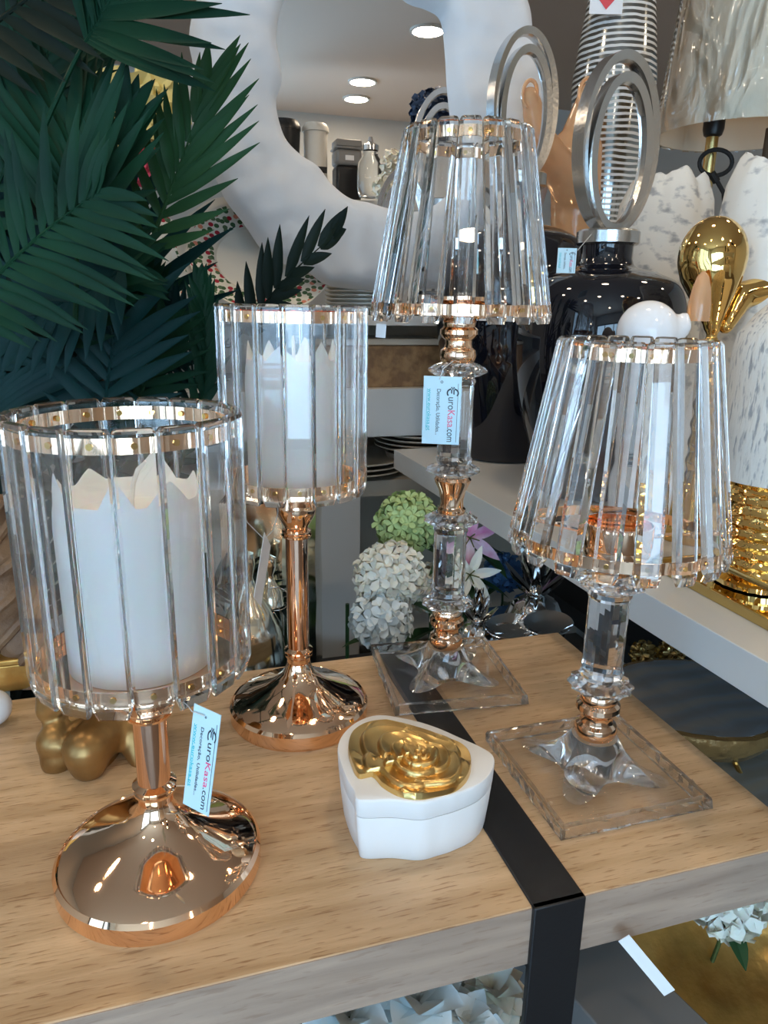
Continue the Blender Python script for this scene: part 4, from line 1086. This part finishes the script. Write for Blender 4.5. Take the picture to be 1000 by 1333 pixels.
LD = 1.50
lb = Vector((ony(925, 200, LD).x, LD, RS)); kl = 1/ppm(ony(950, 150, LD)); hl = lambda py: ony(910, py, LD).z - RS
tl = thing('table_lamp', 'table lamp with large beige shade wrapped in clear plastic, top right', 'lamp', lb, 0)
sx_ = ony(962, 180, LD).x - lb.x
Msh = T(sx_, 0, 0)
zb_ = hl(176)
part('lamp_shade', MB().lathe([(104*kl, zb_), (84*kl, zb_+.28), (83*kl, zb_+.28), (103*kl, zb_+.0005), (104*kl, zb_)], 96, closed=False), 'lamp_cloth', tl, M=Msh)
part('plastic_wrap', MB().lathe([(106*kl, zb_-.002), (104*kl, zb_+.05), (98*kl, zb_+.14), (88*kl, zb_+.28)], 96, closed=False), 'film', tl, M=Msh, label='clear crinkled plastic film')
part('socket', MB().lathe([(.008, hl(180)), (.016, hl(176)), (.019, hl(168)), (.019, hl(135)), (.0, hl(135))], 24), 'black_plastic', tl)
part('stem', MB().lathe([(.011, hl(300)), (.011, hl(178))], 24), 'brass', tl)
part('base', MB().lathe([(.036, 0), (.036, .012), (.028, .02), (.032, hl(330)*.5), (.030, hl(320)), (.016, hl(300)), (0, hl(300))], 40), 'white_matte', tl)
cz = hl(232)
lp_ = [(.030*sin(2*t*pi), -.03, cz + .022 + .022*cos(2*t*pi)) for t in [i/24 for i in range(25)]]
part('cord', MB().tube(lp_ , .004, 8).tube([(0, -.03, cz), (.02, -.035, cz-.03), (.028, -.035, cz-.07), (.018, -.03, cz-.13)], .004, 8).tube([(-.006, -.032, cz+.004), (.006, -.03, cz-.01)], .007, 8), 'black_cord', tl, label='looped black cord')
wl = ony(1003, 180, LD+.02)
st2 = thing('wooden_lamp_base', 'slim wooden stem under the plastic wrapped shade at the right edge', 'lamp', (wl.x, wl.y, RS), 0)
part('stem', MB().lathe([(.03, 0), (.012, .03), (.010, hl(162))], 20), 'trunk', st2); part('foot', MB().lathe([(.036, 0), (.036, .008), (0, .012)], 30), 'trunk', st2)

# whitewashed coral-edged vases
def rough_vase(label, px, base_v, wpx, ytop, seed, mat='whitewash', dpt=1.15, lean=0):
    p = Vector((ony(px, 300, dpt).x, dpt, RS)); k = 1/ppm(ony(px, 300, dpt)); R_ = wpx*k/2; H = ony(px, ytop, dpt).z - RS
    t = thing('clay_vase', label, 'vase', p, 0)
    n = 120; prof = [(0, 0, 0), (.62, 0, 0), (.80, .12, 0), (.98, .35, 0), (1.04, .6, .1), (.98, .82, .5), (.90, .92, 1), (.74, .985, 1), (.66, 1.0, 1), (.60, .985, 1), (.66, .90, .7), (.80, .6, 0), (0, .5, 0)]
    vs = []; fs = []
    for (q, z, kk) in prof:
        for i in range(n):
            a = 2*pi*i/n; w_ = noise.noise(Vector((cos(a)*1.8 + seed, sin(a)*1.8, z*2)))
            w2 = noise.noise(Vector((cos(a)*5 + seed, sin(a)*5, z*3)))
            r_ = R_*q*(1 + .06*w_ + .008*w2); zz = H*z + kk*(w_*.022 + w2*.004)
            vs.append((r_*cos(a), r_*sin(a), max(0, zz)))
    for i in range(len(prof)-1):
        for k2_ in range(n): a, b2 = i*n+k2_, i*n+(k2_+1) % n; fs.append((a, b2, b2+n, a+n))
    part('body', MB().add(vs, fs), mat, t, ang=60)
    return t
rough_vase('whitewashed clay vase with ragged rim right of the nearer black jar', 864, 0, 128, 232, 2.3, dpt=1.42)
rough_vase('whitewashed clay vase with ragged rim cut by the right edge', 1010, 0, 145, 205, 7.7, dpt=1.06)

# speckled lamp body with gold ribbed foot on the gold tray
TY = toUV(onz(950, 770, RS)); 
gd = .80
gv = Vector((ony(1012, 600, gd).x, gd, RS + .006)); kg = 1/ppm(ony(1010, 620, gd)); gh = lambda py: ony(1000, py, gd).z - gv.z
gvz = thing('ribbed_vase', 'white speckled vase with gold ribbed lower half on the gold tray', 'vase', gv, 0)
prof = [(58*kg, 0), (60*kg, .006), (50*kg, .012), (52*kg, .016)]
z0_, z1_ = .018, gh(622); nr = 9
for i in range(nr):
    f0 = i/nr; rr_ = (66 + 8*sin(pi*min(1, f0*1.2)))*kg
    for s_ in (0, .25, .5, .75): prof.append((rr_*(1 + .035*sin(2*pi*s_)), z0_ + (z1_-z0_)*(f0 + s_/nr)))
nb = MB().lathe(prof + [(70*kg, z1_)], 96, mod=lambda a, q, z: 1 + .012*sin(22*a + z*900))
part('ribbed_foot', nb, 'gold', gvz, label='polished gold ribbed foot')
part('body', MB().lathe([(71*kg, z1_), (73*kg, z1_+.03), (72*kg, gh(460)), (68*kg, gh(435)), (52*kg, gh(410)), (30*kg, gh(385)), (22*kg, gh(372)), (0, gh(372))], 72), 'speckle', gvz)
tc_ = toUV(onz(846, 738, RS)); te = toUV(onz(1000, 822, RS))
tr = thing('serving_tray', 'gold rimmed mirror tray with tube handle on the white shelf', 'tray', W(tc_[0], tc_[1], RS), A - math.atan((te[0]-tc_[0])/(te[1]-tc_[1])))
part('mirror_base', MB().box(.004, .30, -.45, -.004, .0005, .004), 'mirror', tr)
part('rim', MB().box(0, .006, -.45, 0, 0, .012).box(0, .30, -.006, 0, 0, .012).box(.294, .30, -.45, 0, 0, .012).box(0, .30, -.45, -.444, 0, .012), 'brass', tr, bevel=.001)
part('handle', MB().tube([(.004, -.10, .008), (.004, -.10, .035), (.004, -.108, .042), (.004, -.21, .042), (.004, -.22, .035), (.004, -.22, .008)], .0035, 10), 'brass', tr)
part('handle', MB().tube([(.10, -.004, .008), (.10, -.004, .035), (.108, -.004, .042), (.21, -.004, .042), (.22, -.004, .035), (.22, -.004, .008)], .0035, 10), 'brass', tr)

# polished gold bird-like sculpture and white glossy bird
gd2 = .98
gs = Vector((ony(925, 500, gd2).x, gd2, RS)); gq = lambda x, y, d=0: ony(x, y, gd2 + d) - gs
m = MB(); m.ball(gq(928, 335), (.043, .038, .050), 24)
def seg(mm, a, b2, r0, r1, n=10):
    for i in range(n):
        f = i/(n-1); mm.ball(Vector(a).lerp(Vector(b2), f), r0 + (r1-r0)*f, 16)
seg(m, gq(927, 350), gq(928, 425), .040, .010); seg(m, gq(928, 425), Vector((0, 0, .06)), .012, .02); seg(m, Vector((0,0,.06)), Vector((0,0,.02)), .03, .045)
m.lathe([(.045, 0), (.045, .015), (.03, .03)], 24)
gsc = thing('sculpture', 'polished gold abstract bird sculpture behind the short crystal shade', 'sculpture', gs, 0)
part('body', remeshed(m, .0035, 8), 'gold', gsc)
m = MB(); seg(m, gq(945, 425, .0), gq(965, 385, .02), .010, .018); seg(m, gq(965, 385, .02), gq(1010, 375, .03), .018, .022)
m2 = MB(); wl_ = [(0,0),(.02,.012),(.06,.018),(.10,.012),(.12,-.004),(.10,-.03),(.06,-.045),(.02,-.03)]
part('wing', remeshed(m, .003, 8), 'gold', gsc, label='leaf-like gold wing')
part('beak', MB().lathe([(.014, 0), (.0135, .02), (.0105, .04), (.007, .052), (.002, .058), (0, .058)], 20), 'amber', gsc, M=T(*gq(908, 418, -.05)), label='orange beak-like tip')
wd_ = .88
ws = Vector((ony(850, 500, wd_).x, wd_, RS)); wq = lambda x, y, d=0: ony(x, y, wd_ + d) - ws
m = MB(); m.ball(wq(843, 432), (.036, .034, .036), 24); seg(m, wq(855, 440), wq(885, 425), .026, .014); seg(m, wq(885, 425), wq(892, 412), .012, .006)
seg(m, wq(843, 445), Vector((0, 0, .10)), .030, .035); seg(m, Vector((0,0,.10)), Vector((0,0,.03)), .04, .035)
wbd = thing('bird_figurine', 'white glossy ceramic bird behind the short crystal shade', 'figurine', ws, 0)
part('body', remeshed(m, .0035, 8), 'white_gloss', wbd)

# ================================================================== BEHIND THE TABLE: SILVER GIFTWARE, FLOWERS, PINEAPPLES
sd_ = 1.12
sb = onz(300, 880, 0); 
sbx = thing('silver_gift_bag', 'shiny silver gift bag standing behind the taller candle holder', 'bag', W(0, 0, 0), 0)
x0, x1 = ony(292, 800, 1.02).x, ony(369, 800, 1.02).x; x2 = ony(413, 800, 1.12).x
zt_ = ony(340, 655, 1.02).z; sbx.location = ((x0+x1)/2, 1.05, -.30)
lx = x0-(x0+x1)/2; rx = x1-(x0+x1)/2
bagm = MB(); 
n = 10; vs = []; fs = []
for jz in range(n+1):
    z = (zt_+.30)*jz/n
    for (x, y) in ((lx, -.03), (0, -.036 + .004*sin(jz)), (rx, -.03), (rx+ (x2-x1), .05), (rx+(x2-x1), .16), (lx, .16)):
        vs.append((x + .001*sin(jz*2.3), y + .002*sin(jz*1.7 + x*60), z))
for jz in range(n):
    for k in range(6): a, b2 = jz*6+k, jz*6+(k+1) % 6; fs.append((a, b2, b2+6, a+6))
fs.append(tuple(range(6))[::-1])
part('bag_body', bagm.add(vs, fs), 'steel', sbx, ang=25)
cp = ony(322, 868, .93)
cone = thing('silver_vase', 'silver cone-shaped vase between the two rose gold holders', 'vase', (cp.x, .95, -.10), 0)
part('body', MB().lathe([(.045, 0), (.052, .05), (.045, .10), (.030, .135), (.012, .165), (.008, .18), (.012, .20), (.010, .215), (0, .215)], 48, mod=lambda a, r, z: 1 + .06*cos(3*a)), 'steel', cone)
ck = ony(350, 745, .98)
bl = thing('silver_bell', 'small silver bell with knob and ring beside the edge-on tag', 'ornament', (ck.x, .985, ck.z-.05), 0)
part('bell_body', MB().lathe([(.022, 0), (.018, .02), (.008, .035), (.006, .045), (.011, .058), (.010, .070), (0, .076)], 32), 'steel', bl)
part('ring', MB().tube([(.020*cos(t)+.01, -.012, .012+.018*sin(t)) for t in [i*2*pi/24 for i in range(24)]], .0011, 6, closed=True), 'chrome', bl)
# bag rests on a low white plinth behind the table
pl = thing('low_plinth', 'low dark display plinth behind the table', 'plinth', W(0.0, 1.12, FLOOR), A)
part('top', MB().box(-.0, .75, -.22, .30, .28, .32), 'interior_lining', pl)
part('base', MB().box(.03, .70, -.17, .25, 0, .28), 'interior_lining', pl)

def flower(name, px, py, d, rpx, mat, label, seed, n=60, pet=.018, leafs=3, group=None):
    p = ony(px, py, d); R_ = rpx/ppm(p); return pom(name, mat, label, 'flower', p, R_, n, pet, seed, group, leafs)
flower('hydrangea', 508, 752, 1.10, 44, 'petal_white', 'creamy white artificial hydrangea behind the table, below the green one', 2, 80, .019)
flower('hydrangea', 498, 808, 1.05, 38, 'petal_cool', 'pale blue-white artificial hydrangea low behind the table edge', 3, 60, .019, 2)
flower('hydrangea', 530, 682, 1.22, 42, 'petal_green', 'light green artificial hydrangea left of the tall crystal column', 4, 110, .014)
flower('hydrangea', 560, 765, 1.2, 30, 'petal_white', 'cream artificial hydrangea partly behind the tall crystal column', 5, 50, .018, 4)
flower('hydrangea', 655, 745, 1.25, 22, 'petal_skyblue', 'blue artificial flower between the lily and the silver pineapple', 6, 34, .018, 3)
def lily(px, py, d, label, mat, r_, seed):
    p = ony(px, py, d); t = thing('lily', label, 'flower', p, 0); m = MB()
    for k in range(6):
        m.add(*leaf_geo(r_, r_*.34, r_*.35, 9), M=RX(radians(70)) @ RZ(k*pi/3 + seed) @ RY(-.45))
    part('bloom', m, mat, t)
    st = MB()
    for k in range(5): st.tube([(0,0,0), (.012*cos(k*1.25), -r_*.5, .012*sin(k*1.25)+.005)], .0012, 6)
    part('stamen', st, 'olive', t)
    l = MB()
    for k in range(4): l.add(*leaf_geo(r_*1.6, r_*.5, r_*.4, 7), M=T(0, .03, -.02) @ RZ(k*1.7 + seed) @ RY(.2))
    part('leaf', l, 'leaf', t)
    part('stem', MB().tube([(0, .0, 0), (0, .03, -.06), (0, .03, -.3)], .003, 6), 'leaf', t)
lily(612, 700, 1.2, 'white lily with magenta centre right of the tall crystal column', 'petal_lilac', .060, .4)
lily(612, 748, 1.15, 'pale lily low beside the tall crystal column', 'petal_white', .050, 1.2)
bush = thing('foliage_bunch', 'dark green artificial leaves between the flowers behind the table', 'foliage', W(.3, 1.2, -.3), 0)
for k in range(22):
    lm_ = MB()
    rr = random.Random(k); px, py, d = rr.uniform(470, 690), rr.uniform(690, 850), rr.uniform(1.15, 1.35)
    p = ony(px, py, d) - W(.3, 1.2, -.3)
    lm_.add(*leaf_geo(rr.uniform(.05, .09), .035, .02), M=T(*p) @ RZ(rr.uniform(0, 6)) @ RY(rr.uniform(-.8, .3)))
    part('leaf', lm_, 'leaf', bush)
part('stem', MB().tube([(0,0,0),(0,0,.22)], .004, 6), 'leaf', bush)

def pineapple(label, px, py, d, hpx, wpx):
    p = ony(px, py, d); k = 1/ppm(p); H = hpx*k; R_ = wpx*k/2
    t = thing('pineapple_ornament', label, 'ornament', p, 0)
    m = MB(); rr = random.Random(3)
    for ringi, (cnt, ln, up) in enumerate(((7, .9, .55), (6, .95, .9), (5, .95, 1.2), (3, 1.0, 1.48))):
        for q in range(cnt):
            a = 2*pi*q/cnt + ringi*.5
            L_ = H*.75*ln
            vs, fs = leaf_geo(L_, R_*.36, -L_*.25, 7)
            m.add(vs, fs, M=T(0, 0, H*.08*ringi) @ RZ(a) @ RY(-up))
            vs2 = [(x, y, z-.003) for x, y, z in vs]
            m.add(vs2, [tuple(reversed(f)) for f in fs], M=T(0, 0, H*.08*ringi) @ RZ(a) @ RY(-up))
    part('crown', m, 'chrome', t, ang=60)
    b2 = MB().lathe([(0, -H*1.1), (R_*.5, -H*1.08), (R_*.85, -H*.75), (R_*.9, -H*.4), (R_*.6, -H*.05), (R_*.3, H*.05), (0, H*.06)], 36, mod=lambda a, r, z: 1 + .05*sin(12*a)*sin(z*300))
    part('fruit', b2, 'chrome', t)
    return t
pineapple('silver pineapple ornament under the white shelf, right one', 697, 778, 1.12, 88, 92)
pineapple('smaller silver pineapple ornament just right of the tall crystal holder', 622, 812, 1.03, 50, 60)
for k, (px, py, lab) in enumerate(((663, 822, 'left silver oval dish at the back edge of the table'), (712, 818, 'right silver oval dish at the back edge of the table'))):
    p = ony(px, py, 1.02)
    d_ = thing('oval_dish', lab, 'dish', p, A)
    part('dish_body', MB().lathe([(0, .0), (.018, .001), (.026, .008), (.030, .012), (.031, .011), (.027, .004), (.018, -.003), (0, -.004)], 40, M=S(1.35, .8, 1) @ RX(.35)), 'chrome', d_)
    part('foot', MB().tube([(0, .01, -.004), (0, .01, -.26)], .006, 8), 'chrome', d_)
pb = ony(685, 808, 1.16)
solo('cloth_bundle', MB().box(-.06, .07, -.03, .05, -.07, .0), 'petal_skyblue', 'folded blue cloth under the right silver pineapple', 'cloth', (pb.x, pb.y+.03, pb.z), A, bevel=.01)

# agate bowls on the lower board, right of the table
def agate(label, px, py, z, rx, ry, rz, mat, th=.03, seed=1.0):
    p = onz(px, py, z); t = thing('agate_platter', label, 'platter', p, rz)
    n = 96; f = lambda a: 1 + .05*noise.noise(Vector((cos(a)*1.5+seed, sin(a)*1.5, 0))) + .015*noise.noise(Vector((cos(a)*6+seed, sin(a)*6, 0)))
    def ringv(s_, z_): return [(rx*s_*f(2*pi*i/n)*cos(2*pi*i/n), ry*s_*f(2*pi*i/n)*sin(2*pi*i/n), z_ + (0 if s_ < .9 else .0015*noise.noise(Vector((i*.9, z_*100, seed))))) for i in range(n)]
    R1 = [ringv(.5, -th), ringv(.85, -th*.8), ringv(1.02, -th*.3), ringv(1.0, 0), ringv(.93, .001)]
    vs = [q for r_ in R1 for q in r_]; fs = [tuple(reversed(range(n)))]
    for i in range(len(R1)-1):
        for k in range(n): a, b2 = i*n+k, i*n+(k+1) % n; fs.append((a, b2, b2+n, a+n))
    part('rim', MB().add(vs, fs), 'agate_rim', t, ang=60, label='rough brown and gold rim')
    part('polished_face', MB().add(ringv(.93, .001), [tuple(range(n))]), mat, t, smooth=False)
    st = MB()
    for a in (3.6, 4.7, 5.9): st.tube([(rx*.6*cos(a), ry*.6*sin(a), -th*.6), (rx*.95*cos(a), ry*.95*sin(a), -th*1.2), (rx*.9*cos(a), ry*.9*sin(a), -th*2.4)], .0035, 8)
    part('stand', st, 'gold', t)
    return t
agate('grey-blue agate platter with brown gilt rim under the white shelf', 905, 905, -.045, .115, .105, .3, 'agate', th=.05)
agate('pale grey agate platter below the first one, right of the table', 985, 1010, -.10, .12, .09, .3, 'agate_light', seed=4.0)
for k, (px, py) in enumerate(((838, 852), (874, 850))):
    p = ony(px, py, 1.02); pom('foil_rosette', 'brass', ['left crumpled gold foil rosette behind the agate platter', 'right crumpled gold foil rosette behind the agate platter'][k], 'ornament', p, .018, 24, .010, 20+k, leafs=1)

# ================================================================== BELOW THE TABLE'S FRONT EDGE
fz = -.20
for k, (px, py, r_, mt, lab) in enumerate(((455, 1330, .040, 'petal_cool', 'pale blue-white artificial peony lowest left under the table edge'), (545, 1310, .045, 'petal_cool', 'pale artificial peony in the middle under the table edge'), (640, 1292, .030, 'petal_white', 'white artificial peony nearest the black strap under the table'), (610, 1335, .028, 'petal_cool', 'small pale artificial bloom below the white peony'))):
    p = onz(px, py, -.16); rr = random.Random(k+40); t = thing('peony', lab, 'flower', p, 0); m = MB()
    for q in range(44):
        y = 1 - 1.5*(q+.5)/44; a = q*2.39996; s_ = sqrt(max(0, 1-y*y)); d = Vector((s_*cos(a), s_*sin(a), y)); rad = r_*(.35 + .65*(q/44))
        Q = d.to_track_quat('X', 'Z').to_matrix().to_4x4()
        m.add(*leaf_geo(r_*.9, r_*.9, r_*.45, 8), M=T(*(d*rad*.3)) @ Q @ RX(rr.uniform(-.4, .4)))
    part('bloom', m, mt, t); l = MB()
    for q in range(3): l.add(*leaf_geo(r_*1.7, r_*.7, r_*.3), M=T(0, 0, -.02) @ RZ(q*2.1 + k))
    part('leaf', l, 'olive', t); part('stem', MB().tube([(0,0,-.01), (0, .03, -.2)], .003, 6), 'olive', t)
lowb = thing('low_shelf', 'dark low display board under the table front', 'shelf', W(.15, .50, FLOOR), A)
part('board', MB().box(-.6, .8, -.30, .40, .19, .22), 'interior_lining', lowb)
for sx in (-.55, .75): part('leg', MB().box(sx-.02, sx+.02, -.1, .3, 0, .19), 'interior_lining', lowb)
gbw = onz(978, 1318, -.24)
bw = thing('gold_bowl', 'large gold leaf bowl under the right end of the table', 'bowl', gbw, radians(20))
part('bowl_body', MB().lathe([(0, -.018), (.05, -.016), (.10, -.002), (.135, .018), (.150, .034), (.152, .030), (.137, .010), (.10, -.012), (.05, -.026), (0, -.028)], 96, M=RX(radians(14)) @ RY(radians(-8)) @ S(.86, .86, 1)), 'gold_leaf', bw)
part('foot', MB().lathe([(.05, -.17), (.04, -.10), (.045, -.03)], 40), 'gold_leaf', bw)
gx = onz(790, 1290, -.20)
solo('storage_box', MB().box(-.035, .06, -.12, .10, -.19, .0), 'grey_plastic', 'grey box edge between the black strap and the gold bowl', 'box', (gx.x, gx.y, -.20), radians(30), bevel=.002)
price_tag('white price tag hanging from the gold bowl', [(821,1216),(835,1213),(863,1292),(849,1305)], [.47,.47,.465,.465], None, text=False, mat='tag_white')
wk = onz(985, 1190, -.11)
pom('flower_head', 'petal_white', 'white artificial flower under the right end of the table', 'flower', wk + Vector((0, .05, -.03)), .035, 40, .02, 33, leafs=2)
